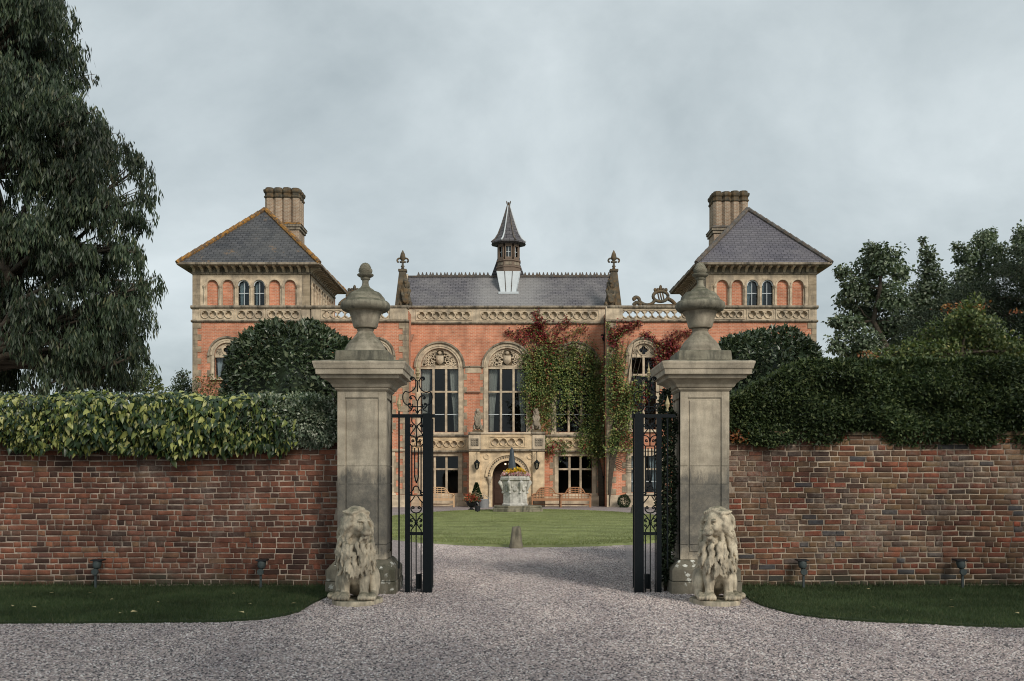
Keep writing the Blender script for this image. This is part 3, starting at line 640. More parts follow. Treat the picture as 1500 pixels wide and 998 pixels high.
def urn(cx, label):
    cy = PIL_Y+PIL_W/2; S = 392.0; z_of = lambda y: CAM_H+(HY-(370+y/3.695))/106.2
    root = thing('stone_urn', (cx, cy, 3.15), label, 'urn')
    zb = z_of(545)
    MB().frust(cx, cy, 0.365, 0.365, 3.13, 0.355, 0.355, zb).build('base_block', M['urn'], root, bevel=0.02)
    P = [(112,545),(112,530),(104,515),(98,500),(84,482),(64,462),(50,445),(41,428),(44,424),(46,418),(42,412),(60,410),(66,400),(70,382),(76,358),(84,335),(92,323)]
    MB().lathe([(r/S, z_of(y)) for r, y in P], (cx, cy, 0), 40).build('bowl', M['urnb'], root, True, sharp=40)
    P = [(92,323),(108,321),(122,315),(132,303),(134,290),(130,276),(120,267),(108,262),(104,250),(98,242),(92,236),(86,226),(76,218),(58,212),(50,208),(42,200),(28,192),(20,180),(17,165),(18,152),(25,147),(27,142),(24,138),(34,133),(43,127),(45,121),(40,117),(30,116)]
    lid = MB().lathe([(r/S, z_of(y)) for r, y in P], (cx, cy, 0), 40).build('lid', M['urn'], root, True, sharp=40)
    ac = MB(); seg, ringn = 20, 14; vs = []
    for j in range(ringn):
        t = j/(ringn-1); y = 117-62*t; r = (30+6*math.sin(PI*min(t*1.9, 1)*0.9))*math.sqrt(max(1-(max(t-0.25, 0)/0.75)**2.2, 0.004))
        for i in range(seg):
            a = 2*PI*i/seg; w = 1+0.07*(1 if (i+j) % 2 else -1)
            vs.append((cx+r/S*w*math.cos(a), cy+r/S*w*math.sin(a), z_of(y)))
    ac.add(vs, [(j*seg+i, j*seg+(i+1) % seg, (j+1)*seg+(i+1) % seg, (j+1)*seg+i) for j in range(ringn-1) for i in range(seg)]+[tuple((ringn-1)*seg+i for i in range(seg))])
    ac.build('acorn_finial', M['urn'], lid, True)
PLX, PRX = -2.022, 2.596
pillar(PLX, 'panelled stone gate pillar joining the dark red brick wall'); pillar(PRX, 'panelled stone gate pillar joining the brown brick wall and hedge')
urn(PLX, 'weathered stone urn with acorn finial on the pillar by the yellow-green ivy'); urn(PRX, 'weathered stone urn with acorn finial on the pillar by the clipped hedge')

# ------------------------------------------------------------------ iron gate screens and open leaves
GATE_Y = 13.46; GC = 0.287                              # gate centre line
def spl(pts, sub=5):
    out = smooth_poly([(a, b) for a, b in pts], sub); return out
def curl(cx, cy, r, a0, turns, n=14, r1=0.25):
    return [(cx+r*(1-(1-r1)*i/n)*math.cos(a0+turns*2*PI*i/n), cy+r*(1-(1-r1)*i/n)*math.sin(a0+turns*2*PI*i/n)) for i in range(n+1)]
def gate_screen(mirror, label):
    Z1 = lambda zx, zy: (565+zx/5.54, 530+zy/5.54); Z2 = lambda zx, zy: (565+zx/5.54, 700+zy/5.54)
    def W(p, dy=0.0):
        v = PX(p[0], p[1], GATE_Y); x = v.x if not mirror else 2*GC-v.x; return (x, GATE_Y+dy, max(v.z, 0.0))
    root = thing('gate_screen', (W((607, 870))[0], GATE_Y, 0), label, 'gate screen')
    def bar(pa, pb, wx, dy, name, zlo=None):
        a, b = W(pa), W(pb); x0, x1 = sorted((a[0], b[0])); z0, z1 = sorted((a[2], b[2]))
        if zlo is not None: z0 = zlo
        if abs(x1-x0) < 1e-6: x0 -= wx/2; x1 += wx/2
        if abs(z1-z0) < 1e-6: z0 -= wx/2; z1 += wx/2
        return MB().box(x0, x1, GATE_Y-dy/2, GATE_Y+dy/2, z0, z1).build(name, M['iron'], root)
    post_x = 627
    bar((post_x-7.2, 606), (post_x+6.0, 880), 0, 0.10, 'gate_post', 0.0)
    bar((593.5, 612), (600.5, 880), 0, 0.06, 'stile', 0.0)
    bar((584.5, 603), (584.5, 833), 0.020, 0.02, 'stanchion')
    bar((573.5, 607), (637, 612), 0, 0.05, 'top_rail')
    bar((594, 779.5), (622, 784), 0, 0.032, 'mid_rail')
    for x in (602.4, 609.6, 616.8): bar((x, 784), (x, 880), 0.014, 0.014, 'lower_bar', 0.0)
    for zx in (212, 287): bar(Z1(zx, 685), Z1(zx, 1085), 0.016, 0.016, 'upper_bar')
    sp = MB(); a = W((584.5, 603))
    sp.lathe([(0.008, 0), (0.022, 0.012), (0.010, 0.03), (0.024, 0.075), (0.034, 0.10), (0.016, 0.16), (0.001, 0.215)], a, 8).build('spear_head', M['gilt'], root)
    t = W(Z1(260, 155))
    MB().lathe([(0.008, 0), (0.012, 0.03), (0.028, 0.045), (0.010, 0.06), (0.026, 0.09), (0.036, 0.10), (0.012, 0.115), (0.022, 0.15), (0.010, 0.17), (0.001, 0.25)], t, 8).build('crest_finial', M['gilt'], root)
    b = W((613.5, 848)); MB().box(b[0]-0.033, b[0]+0.033, GATE_Y+0.03, GATE_Y+0.11, 0.05, 0.25).build('gate_stop_box', M['iron'], root, bevel=0.005)
    def scrolls(name, lines, Zf, c, r=0.0085):
        mb = MB()
        for ln, both in lines:
            for m in ((0, 1) if both else (0,)):
                pts = [Zf(2*c-x if m else x, y) for x, y in ln]
                mb.tube([W(p, 0.001*m) for p in pts], r, 6)
        mb.build(name, M['iron'], root, True)
    c = 258
    over = [(spl([(206,150),(200,136),(212,124),(232,132),(245,165),(241,205),(222,232),(190,248),(160,240)]), True), (curl(214, 143, 14, PI, 1.3), True),
            (spl([(160,240),(142,262),(139,300),(152,335),(178,352),(200,345)]), True), (curl(196, 350, 22, -0.3, 1.2), True),
            (spl([(178,352),(205,385),(222,366),(258,366)]), True), (spl([(180,402),(205,395),(218,368)]), True),
            (spl([(255,318),(236,284),(212,276),(194,290),(204,304)]), True), (curl(203, 294, 11, 0, 1.2), True),
            ([(240,155),(276,155)], False), ([(258,155),(258,245)], False), ([(258,318),(258,425)], False), ([(216,366),(300,366)], False),
            (spl([(255,418),(244,396),(228,392),(220,404)]), True)]
    scrolls('overthrow_scrolls', over, Z1, c)
    c = 250
    upper = [(spl([(213,452),(213,488),(232,510),(250,524)]), True), (curl(208, 518, 14, -0.6, 1.2), True), ([(236,524),(264,524)], False),
             (spl([(250,524),(232,548),(205,585),(188,625),(192,660),(213,685)]), True), (spl([(200,600),(225,604),(242,622),(248,650)]), True),
             ([(250,524),(250,685)], False), ([(208,685),(292,685)], False), ([(235,700),(235,930),(243,965),(250,985)], False), ([(265,700),(265,930),(257,965),(250,985)], False),
             (curl(222, 640, 12, 0.5, 1.2), True)]
    scrolls('upper_scrolls', upper, Z1, c)
    c = 247
    low = [(spl([(213,135),(212,112),(224,95),(228,78),(247,66)]), True), (curl(200, 130, 18, 0.8, 1.3), True), ([(205,142),(290,142)], False),
           (spl([(235,150),(215,180),(185,215),(176,255),(190,288),(215,312),(240,350)]), True), (spl([(206,240),(207,262),(222,280),(247,286)]), True),
           (curl(222, 240, 12, 0, 1.2), True), (spl([(240,350),(222,332),(203,338),(200,352)]), True), (curl(209, 350, 10, 0, 1.2), True), (spl([(243,368),(225,400),(205,395)]), True), (curl(208, 386, 10, 0, 1.2), True),
           (spl([(243,372),(225,402),(208,425),(207,452)]), True), ([(247,286),(247,452)], False)]
    scrolls('lower_scrolls', low, Z2, c)
    p = W(Z2(247, 362)); MB().ball(p, 0.024, 0.02, 0.024).build('boss', M['iron'], root, True)
def gate_leaf(mirror, label):
    sgn = -1 if mirror else 1
    def X(x): return x if not mirror else 2*GC-x
    hx = PX(632.5, 700, GATE_Y+0.08).x; y0 = GATE_Y+0.075; Lf = 1.28; ang = math.radians(8.2)
    o = (X(hx), y0)
    root = thing('gate_leaf', (o[0], o[1], 0), label, 'gate')
    R = Matrix.Translation((o[0], o[1], 0)) @ Matrix.Rotation(PI/2+ang*sgn, 4, 'Z')     # local x runs along the leaf
    def bx(name, x0, x1, z0, z1, t): MB().box(x0, x1, -t/2, t/2, z0, z1).build(name, M['iron'], root, mat4=R)
    bx('hinge_stile', 0, 0.06, 0.06, 2.36, 0.045); bx('meeting_stile', Lf-0.06, Lf, 0.06, 2.36, 0.045)
    for z in (0.10, 0.82, 2.28): bx('rail', 0.06, Lf-0.06, z, z+0.05, 0.035)
    for i in range(11): x = 0.06+(Lf-0.12)*(i+1)/12; bx('bar', x-0.008, x+0.008, 0.15, 2.28, 0.016)
    for nm, zc in (('lower_scroll', 0.99), ('upper_scroll', 2.16)):
        for i in range(5):
            cx = 0.06+(Lf-0.12)*(i+0.5)/5; mb = MB()
            for m in (-1, 1): mb.tube([(cx+m*px, 0.012*m, pz) for px, pz in curl(0.05, zc, 0.05, PI, 1.4)+[(0.0, zc-0.12)]], 0.007, 5)
            mb.build(nm, M['iron'], root, True, mat4=R)
gate_screen(False, 'black iron scroll screen between the gateway and the pillar by the ivy'); gate_screen(True, 'black iron scroll screen between the gateway and the pillar by the clipped hedge')
gate_leaf(False, 'black iron gate leaf swung open behind the screen near the ivy wall'); gate_leaf(True, 'black iron gate leaf swung open behind the screen near the hedge wall')
# ------------------------------------------------------------------ carved lions: distance fields turned into one closed mesh
def surface_nets(F, org, h):
    nx, ny, nz = F.shape; S = F < 0
    c = S[:-1, :-1, :-1].astype(np.int8)
    for dx in (0, 1):
        for dy in (0, 1):
            for dz in (0, 1):
                if dx or dy or dz: c = c+S[dx:nx-1+dx, dy:ny-1+dy, dz:nz-1+dz]
    act = (c > 0) & (c < 8); idx = -np.ones(act.shape, np.int64); ii = np.argwhere(act); idx[act] = np.arange(len(ii))
    acc = np.zeros((len(ii), 3)); cnt = np.zeros(len(ii))
    cor = [(a, b, d) for a in (0, 1) for b in (0, 1) for d in (0, 1)]
    for p in cor:
        for ax in range(3):
            if p[ax]: continue
            q = list(p); q[ax] = 1
            a = F[ii[:, 0]+p[0], ii[:, 1]+p[1], ii[:, 2]+p[2]]; b = F[ii[:, 0]+q[0], ii[:, 1]+q[1], ii[:, 2]+q[2]]
            k = (a < 0) != (b < 0); t = np.where(k, a/np.where(k, a-b, 1), 0)
            pt = np.tile(np.array(p, float), (len(ii), 1)); pt[:, ax] += t
            acc[k] += pt[k]; cnt[k] += 1
    V = org+(ii+acc/np.maximum(cnt, 1)[:, None])*h
    faces = []
    for ax in range(3):
        u, w = (ax+1) % 3, (ax+2) % 3
        sl0 = [slice(None)]*3; sl1 = [slice(None)]*3; sl0[ax] = slice(0, -1); sl1[ax] = slice(1, None)
        a, b = S[tuple(sl0)], S[tuple(sl1)]
        e = np.argwhere(a != b)
        e = e[(e[:, u] > 0) & (e[:, w] > 0) & (e[:, u] < F.shape[u]-1) & (e[:, w] < F.shape[w]-1)]
        fl = a[e[:, 0], e[:, 1], e[:, 2]]
        q = []
        for du, dw in ((0, 0), (-1, 0), (-1, -1), (0, -1)):
            g = e.copy(); g[:, u] += du; g[:, w] += dw; q.append(idx[g[:, 0], g[:, 1], g[:, 2]])
        q = np.stack(q, 1); q[~fl] = q[~fl][:, ::-1]; faces.append(q)
    return V, np.concatenate(faces)
class SDF:
    def __init__(s, lo, hi, h):
        s.lo = np.array(lo, float); s.h = h; n = np.ceil((np.array(hi)-s.lo)/h).astype(int)+1; s.n = n
        s.F = np.full(n, 9.0, np.float32)
    def region(s, lo, hi):
        a = np.clip(((np.array(lo)-s.lo)/s.h).astype(int)-1, 0, s.n-1); b = np.clip(((np.array(hi)-s.lo)/s.h).astype(int)+3, 1, s.n)
        sl = tuple(slice(i, j) for i, j in zip(a, b))
        g = np.meshgrid(*[s.lo[k]+s.h*np.arange(a[k], b[k]) for k in range(3)], indexing='ij')
        return sl, np.stack(g, -1)
    def join(s, sl, d, k, sub=False):
        f = s.F[sl]
        if sub:
            d = -d; hh = np.clip(0.5-0.5*(d-f)/k*-1, 0, 1) if False else np.maximum(k-np.abs(f-d), 0)/k; s.F[sl] = np.maximum(f, d)+hh*hh*k*0.25
        else:
            hh = np.maximum(k-np.abs(f-d), 0)/k; s.F[sl] = np.minimum(f, d)-hh*hh*k*0.25
    def ell(s, c, r, k=0.05, R=None, sub=False):
        c = np.array(c, float); r = np.array(r, float); m = max(r)+0.10+k
        sl, P = s.region(c-m, c+m); q = P-c
        if R is not None: q = q @ np.array(R)           # R: columns are local axes
        l = np.sqrt(((q/r)**2).sum(-1)); g = np.sqrt(((q/r**2)**2).sum(-1))
        s.join(sl, (l*(l-1)/np.maximum(g, 1e-6)).astype(np.float32), k, sub)
    def cone(s, a, b, ra, rb, k=0.04, sub=False):
        a = np.array(a, float); b = np.array(b, float); m = max(ra, rb)+0.06+k
        sl, P = s.region(np.minimum(a, b)-m, np.maximum(a, b)+m)
        ab = b-a; t = np.clip(((P-a) @ ab)/max(ab @ ab, 1e-9), 0, 1)
        d = np.linalg.norm(P-(a+t[..., None]*ab), axis=-1)-(ra+(rb-ra)*t)
        s.join(sl, d.astype(np.float32), k, sub)
def big_lion(seed, side):
    """seated lion facing the drive (-y), head turned to +x*side, paws at z=0"""
    R = random.Random(seed); s = SDF((-0.42, -0.42, -0.03), (0.42, 0.62, 1.22), 0.009)
    # body, haunches and tail
    s.ell((0, 0.14, 0.42), (0.19, 0.26, 0.33), 0.08); s.ell((0, 0.30, 0.26), (0.25, 0.24, 0.25), 0.08)
    for m in (-1, 1):
        s.ell((m*0.215, 0.20, 0.20), (0.085, 0.20, 0.19), 0.05)                       # thigh
        s.cone((m*0.23, 0.12, 0.06), (m*0.235, -0.05, 0.045), 0.055, 0.05, 0.04)       # hind foot
        s.ell((m*0.24, -0.10, 0.045), (0.058, 0.075, 0.048), 0.03)
        x = m*0.122                                                                   # fore leg
        s.cone((x*1.0, -0.02, 0.50), (x*1.02, -0.075, 0.24), 0.098, 0.072, 0.05); s.cone((x*1.02, -0.075, 0.24), (x*1.04, -0.085, 0.06), 0.068, 0.054, 0.03)
        s.ell((x*1.05, -0.125, 0.05), (0.076, 0.105, 0.055), 0.03)
        for t in range(4):
            tx = x*1.05+(t-1.5)*0.036; s.ell((tx, -0.205+abs(t-1.5)*0.014, 0.038), (0.021, 0.038, 0.036), 0.010)
        for t in range(3): s.ell((m*0.24+(t-1)*0.034, -0.165, 0.035), (0.019, 0.03, 0.03), 0.01)
        s.cone((x*1.02, -0.142, 0.14), (x*1.02, -0.132, 0.30), 0.012, 0.014, 0.015)
    pts = [(0.18*side*-1, 0.48, 0.04), (0.30*side*-1, 0.40, 0.035), (0.345*side*-1, 0.22, 0.035), (0.34*side*-1, 0.05, 0.04)]
    for a, b in zip(pts[:-1], pts[1:]): s.cone(a, b, 0.032, 0.030, 0.03)
    s.ell(pts[-1], (0.045, 0.07, 0.042), 0.03)
    # mane mass over chest and shoulders
    s.ell((0, 0.0, 0.60), (0.200, 0.175, 0.28), 0.06); s.ell((0, -0.06, 0.46), (0.13, 0.125, 0.18), 0.05); s.ell((0, 0.06, 0.82), (0.178, 0.178, 0.22), 0.05)
    yaw = math.radians(50)*side; tilt = math.radians(6)
    hc = np.array([0.045*side, -0.115, 0.905])
    Rz = np.array([[math.cos(yaw), -math.sin(yaw), 0], [math.sin(yaw), math.cos(yaw), 0], [0, 0, 1]])
    Rx = np.array([[1, 0, 0], [0, math.cos(tilt), -math.sin(tilt)], [0, math.sin(tilt), math.cos(tilt)]])
    H = Rz @ Rx
    W = lambda p: hc+H @ np.array(p, float)
    s.ell(W((0, 0.06, 0.045)), (0.175, 0.15, 0.20), 0.04, H)                           # mane round the face
    # locks of the mane: tapering strands that flow down from the head over the chest and shoulders
    def lock(p, d, L, r0):
        p = np.array(p, float); d = np.array(d, float); ph = R.uniform(0, 6.28); n = 5; r = r0
        for i in range(n):
            q = p+d*L/n; q[0] += 0.011*math.sin(ph+i*1.5); q[1] += 0.004*math.cos(ph+i*1.3)
            r2 = r0*(1-0.75*((i+1)/n)**1.4)+0.003; s.cone(p, q, r, r2, 0.009); p, r = q, r2
    for z0, n, rx, ry, L in ((1.00, 19, 0.175, 0.185, 0.13), (0.92, 23, 0.195, 0.205, 0.13), (0.84, 25, 0.205, 0.205, 0.14), (0.76, 25, 0.21, 0.20, 0.14), (0.68, 25, 0.215, 0.20, 0.15), (0.60, 24, 0.215, 0.20, 0.15), (0.52, 22, 0.205, 0.195, 0.15), (0.44, 16, 0.17, 0.19, 0.13), (0.38, 10, 0.11, 0.175, 0.10)):
        for i in range(n):
            a = -PI/2+(i-(n-1)/2)/n*2*PI*(1 if z0 > 0.5 else 0.62)+R.uniform(-0.12, 0.12)
            ca, sa = math.cos(a), math.sin(a); f = np.array([ca*math.sin(0)-0, 0, 0])
            if z0 > 0.72 and (ca*-math.sin(-yaw)*-1+0) > 9: continue
            face = math.cos(a-(-PI/2+yaw))                     # keep the face clear
            if z0 > 0.75 and face > 0.62: continue
            c = (rx*ca, ry*sa+(0.03 if z0 > 0.75 else -0.02), z0+R.uniform(-0.03, 0.03))
            lock(c, np.array([ca*0.24+R.uniform(-0.22, 0.22), sa*0.24+R.uniform(-0.08, 0.08), -1.0]), L*R.uniform(0.75, 1.15), R.uniform(0.024, 0.033))
    for i in range(24):                                          # ruff locks framing the face and the crown
        a = PI*(-0.16)+PI*1.32*i/23; p = (0.150*math.cos(a), R.uniform(-0.03, 0.02), 0.055+0.165*math.sin(a))
        d = np.array([math.cos(a)*0.16, 0.70, -0.55-0.35*abs(math.cos(a))]); lock(W(p), H @ d, R.uniform(0.13, 0.19), R.uniform(0.024, 0.032))
    for i in range(9):
        x = (i-4)*0.034; lock(W((x, -0.035, 0.205-abs(x)*0.3)), H @ np.array([x*2, 0.9, 0.05]), 0.17, 0.028)
    # face
    s.ell(W((0, -0.035, 0.02)), (0.105, 0.115, 0.145), 0.03, H); s.ell(W((0, -0.045, 0.10)), (0.085, 0.085, 0.055), 0.03, H)
    s.cone(W((0, -0.13, 0.075)), W((0, -0.195, -0.005)), 0.036, 0.040, 0.02)            # bridge of the nose
    s.ell(W((0, -0.165, -0.052)), (0.066, 0.065, 0.045), 0.02, H)                       # muzzle
    for m in (-1, 1):
        s.ell(W((m*0.034, -0.185, -0.055)), (0.037, 0.045, 0.036), 0.012, H); s.ell(W((m*0.060, -0.118, 0.086)), (0.042, 0.030, 0.018), 0.012, H)
        s.ell(W((m*0.072, -0.09, -0.01)), (0.038, 0.05, 0.04), 0.02, H)
        s.ell(W((m*0.112, -0.035, 0.150)), (0.034, 0.024, 0.044), 0.012, H); s.ell(W((m*0.114, -0.060, 0.150)), (0.019, 0.016, 0.027), 0.006, H, True)
        s.ell(W((m*0.058, -0.137, 0.052)), (0.031, 0.036, 0.021), 0.010, H, True); s.ell(W((m*0.055, -0.118, 0.050)), (0.016, 0.014, 0.012), 0.004, H)
    s.ell(W((0, -0.222, -0.008)), (0.034, 0.020, 0.020), 0.010, H)                      # nose
    for m in (-1, 1): s.ell(W((m*0.016, -0.240, -0.012)), (0.008, 0.010, 0.007), 0.006, H, True)
    s.cone(W((-0.060, -0.185, -0.092)), W((0.060, -0.185, -0.092)), 0.013, 0.013, 0.010, True)
    s.cone(W((0, -0.232, -0.03)), W((0, -0.226, -0.088)), 0.006, 0.006, 0.008, True)
    s.ell(W((0, -0.155, -0.115)), (0.048, 0.052, 0.032), 0.015, H)                      # jaw and chin tuft
    for i in range(5): lock(W(((i-2)*0.022, -0.135, -0.125)), H @ np.array([(i-2)*0.1, 0.15, -1.0]), 0.055, 0.018)
    V, F = surface_nets(s.F, s.lo, s.h)
    return V, F
def lion_thing(x, y, seed, side, label):
    root = thing('lion_statue', (x, y, 0), label, 'statue', None)
    V, F = big_lion(seed, side); V = V*np.array([0.92, 0.95, 1.0])+np.array([x, y, 0.062])
    np_mesh('lion_body', V, F, M['lion'], None, root, True)
    poly = [(x+(0.305+0.02*math.sin(5*a))*math.cos(a), y+0.09+(0.37+0.02*math.sin(3*a))*math.sin(a)) for a in [2*PI*i/28 for i in range(28)]]
    MB().zprism(poly, -0.03, 0.066).build('base_slab', M['lion'], root, bevel=0.015)
lion_thing(-1.925, 12.25, 5, 1, 'carved stone lion seated before the pillar by the ivy, head turned to the gateway')
lion_thing(2.53, 12.25, 9, -1, 'carved stone lion seated before the pillar by the hedge, head turned to the gateway')
def small_beast(seed):
    """heraldic beast sitting upright with a shield, about 1.25 m tall, facing -y"""
    R = random.Random(seed); s = SDF((-0.36, -0.36, -0.02), (0.36, 0.34, 1.36), 0.022)
    s.ell((0, 0.06, 0.30), (0.24, 0.22, 0.28), 0.08); s.ell((0, 0.02, 0.62), (0.19, 0.17, 0.30), 0.08); s.ell((0, 0.0, 0.90), (0.15, 0.15, 0.16), 0.05)
    s.ell((0, -0.03, 1.06), (0.115, 0.13, 0.13), 0.04); s.ell((0, -0.15, 1.02), (0.06, 0.07, 0.05), 0.03)
    for m in (-1, 1):
        s.ell((m*0.085, 0.02, 1.17), (0.035, 0.03, 0.06), 0.02); s.cone((m*0.17, -0.05, 0.72), (m*0.13, -0.22, 0.52), 0.07, 0.05, 0.03)
        s.ell((m*0.21, -0.05, 0.16), (0.085, 0.17, 0.15), 0.04); s.ell((m*0.19, -0.22, 0.05), (0.07, 0.10, 0.055), 0.03); s.ell((m*0.1, -0.24, 0.5), (0.05, 0.05, 0.05), 0.02)
    s.ell((0, -0.24, 0.40), (0.15, 0.035, 0.20), 0.015)
    for i in range(22):
        a = R.uniform(0, 6.28); z = R.uniform(0.75, 1.05); p = np.array([0.15*math.cos(a), 0.14*math.sin(a), z]); s.cone(p, p+np.array([0.03*math.cos(a), 0.03*math.sin(a), -0.16]), 0.035, 0.012, 0.02)
    V, F = surface_nets(s.F, s.lo, s.h); return V, F
# ------------------------------------------------------------------ the house
YW, YC, YP = 51.0, 52.6, 51.2                         # wings, centre, porch planes
SW, SC, SP = F_PX/YW, F_PX/YC, F_PX/YP
WX = lambda px: (px-CX)/SW
WZ = lambda py: CAM_H+(HY-py)/SW
CXX = lambda px: (px-CX)/SC
CZ = lambda py: CAM_H+(HY-py)/SC
T = Matrix.Translation
house = thing('country_house', (-0.3, 52.0, 0), 'red brick and stone country house with two hipped towers beyond the gateway', 'house')
FW, FC, FP = T((0, YW, 0)), T((0, YC, 0)), T((0, YP, 0))
def rect(x0, x1, z0, z1): return [(x0, z0), (x1, z0), (x1, z1), (x0, z1)]
def archp(cx, z0, zs, r, n=14, zscale=1.0): return [(cx-r, z0), (cx+r, z0)]+[(cx+r*math.cos(PI*i/n), zs+r*zscale*math.sin(PI*i/n)) for i in range(n+1)]
def quatre(cx, cz, R, n=32):
    out = []
    for i in range(n):
        t = 2*PI*i/n; ph = (t+PI/4) % (PI/2)-PI/4; c, a = 0.52*R, 0.46*R
        r = c*math.cos(ph)+math.sqrt(max(a*a-(c*math.sin(ph))**2, 0)); out.append((cx+r*math.cos(t), cz+r*math.sin(t)))
    return out
RINGS = {}
def ring_mesh(R, mat):
    k = (round(R, 3), mat.name)
    if k not in RINGS:
        mb = MB(); mb.band(0, 0, R*0.93, R*1.13, -0.05, 0.02, 0, 2*PI, 24); me = mb.mesh('quatrefoil_ring', True); me.materials.append(mat); RINGS[k] = me
    return RINGS[k]
def quat_band(parent, Mx, x0, x1, z0, z1, panels, mat, pierced, name='parapet_band', th=0.11, Rf=0.455):
    holes = []; cs = []
    zc = (z0+z1)/2
    for a, b, n in panels:
        sp = (b-a)/n; R = min(sp*Rf, (z1-z0)*0.34)
        for i in range(n): cs.append((a+sp*(i+0.5), R)); holes.append(quatre(a+sp*(i+0.5), zc, R))
    sl = MB().holed(rect(x0, x1, z0, z1), holes, -0.04, -0.04+th).build(name, mat, parent, mat4=Mx)
    if not pierced: MB().box(x0+0.01, x1-0.01, -0.04+th+0.002, 0.2, z0+0.01, z1-0.01).build('band_backing', M['hstone'], parent, mat4=Mx)
    for c, R in cs: place('quatrefoil', ring_mesh(R, mat), parent, Mx @ T((c, -0.042, zc)))
    for a, b, n in panels:                              # sunk frame round each panel
        R = min((b-a)/n*Rf, (z1-z0)*0.34)*1.27; fr = MB()
        fr.box(a-0.05, b+0.05, -0.075, -0.041, zc+R, zc+R+0.05).box(a-0.05, b+0.05, -0.075, -0.041, zc-R-0.05, zc-R)
        fr.box(a-0.10, a-0.05, -0.074, -0.041, zc-R-0.05, zc+R+0.05).box(b+0.05, b+0.10, -0.074, -0.041, zc-R-0.05, zc+R+0.05)
        fr.build('panel_frame', mat, parent, mat4=Mx)
def string(parent, Mx, x0, x1, z, h=0.10, p=0.12, mat=None, name='string_course', th=0.2):
    mb = MB(); vs = [(-p*0.55, z), (-p, z+h*0.35), (-p, z+h*0.75), (-p*0.7, z+h), (th, z+h), (th, z)]
    mb.v = [(x0, y, q) for y, q in vs]+[(x1, y, q) for y, q in vs]; n = 6
    mb.f = [tuple(range(n)), tuple(range(2*n-1, n-1, -1))]+[(i, i+n, (i+1) % n+n, (i+1) % n) for i in range(n)]
    return mb.build(name, mat or M['cornice'], parent, mat4=Mx, fix=True)
def wall(parent, Mx, outer, holes, mat, th=0.35, name='wall'):
    return MB().holed(outer, holes, 0, th, back=False).build(name, mat, parent, mat4=Mx)
def curtain(parent, Mx, xa, xb, xc, za, zb, y, mat):   # hangs between xa and xb at the top, gathered toward xc at the bottom
    mb = MB(); nx, nzv = 18, 8; vs = []
    for j in range(nzv+1):
        t = j/nzv; pinch = math.sin(t*PI/2)**2*0.55
        for i in range(nx+1):
            u = i/nx; x = xa+(xb-xa)*u; x = x+(xc-x)*pinch
            vs.append((x, y+0.035*math.sin(u*26)+0.01*math.sin(u*61), zb+(za-zb)*t))
    mb.add(vs, [(j*(nx+1)+i, j*(nx+1)+i+1, (j+1)*(nx+1)+i+1, (j+1)*(nx+1)+i) for j in range(nzv) for i in range(nx)])
    return mb.build('curtain', mat, parent, True, mat4=Mx)
QB = {}
def quoin_mesh(w, h, mat, p):
    k = (round(w, 2), round(h, 2), mat.name, p)
    if k not in QB:
        me = MB().box(-w/2, w/2, -p, 0.03, -h/2+0.004, h/2-0.004).mesh('quoin'); me.materials.append(mat); QB[k] = me
    return QB[k]
def quoins(parent, Mx, x, side, z0, z1, h=0.30, wa=0.26, wb=0.46, mat=None, p=0.025, name='quoin'):
    k = 0; z = z0; mat = mat or M['quoin']
    n = max(1, round((z1-z0)/h)); h = (z1-z0)/n
    for i in range(n):
        w = wa if i % 2 else wb
        place(name, quoin_mesh(w, h, mat, p), parent, Mx @ T((x+side*w/2, 0, z0+h*(i+0.5))))
def lights(win, Mx, x0, x1, z0, z1, n, transoms, mat, y=0.20, mw=0.12, bars=()):
    w = (x1-x0); step = w/n
    for i in range(1, n):
        x = x0+step*i; MB().prism([(x-mw/2, z0), (x+mw/2, z0), (x+mw/2, z1), (x-mw/2, z1)], 0.06, 0.24).build('mullion', mat, win, mat4=Mx, bevel=0.02)
    zs = [z0]+list(transoms)+[z1]
    for t in transoms: MB().box(x0+0.002, x1-0.002, 0.075, 0.235, t-0.05, t+0.05).build('transom', mat, win, mat4=Mx, bevel=0.015)
    for i in range(n):
        a = x0+step*i+(mw/2 if i else 0); b = x0+step*(i+1)-(mw/2 if i < n-1 else 0)
        for j in range(len(zs)-1):
            c = zs[j]+(0.05 if j else 0); d = zs[j+1]-(0.05 if j < len(zs)-2 else 0)
            tl = random.uniform(-0.012, 0.012); tz = random.uniform(-0.012, 0.012)
            MB().add([(a, y-tl, c-0), (b, y+tl, c), (b, y+tl+tz, d), (a, y-tl+tz, d)], [(0, 1, 2, 3)]).build('pane', M['glass'], win, mat4=Mx)
    for zb in bars: MB().box(x0+0.01, x1-0.01, 0.165, 0.185, zb-0.018, zb+0.018).build('glazing_bar', M['lead'], win, mat4=Mx)
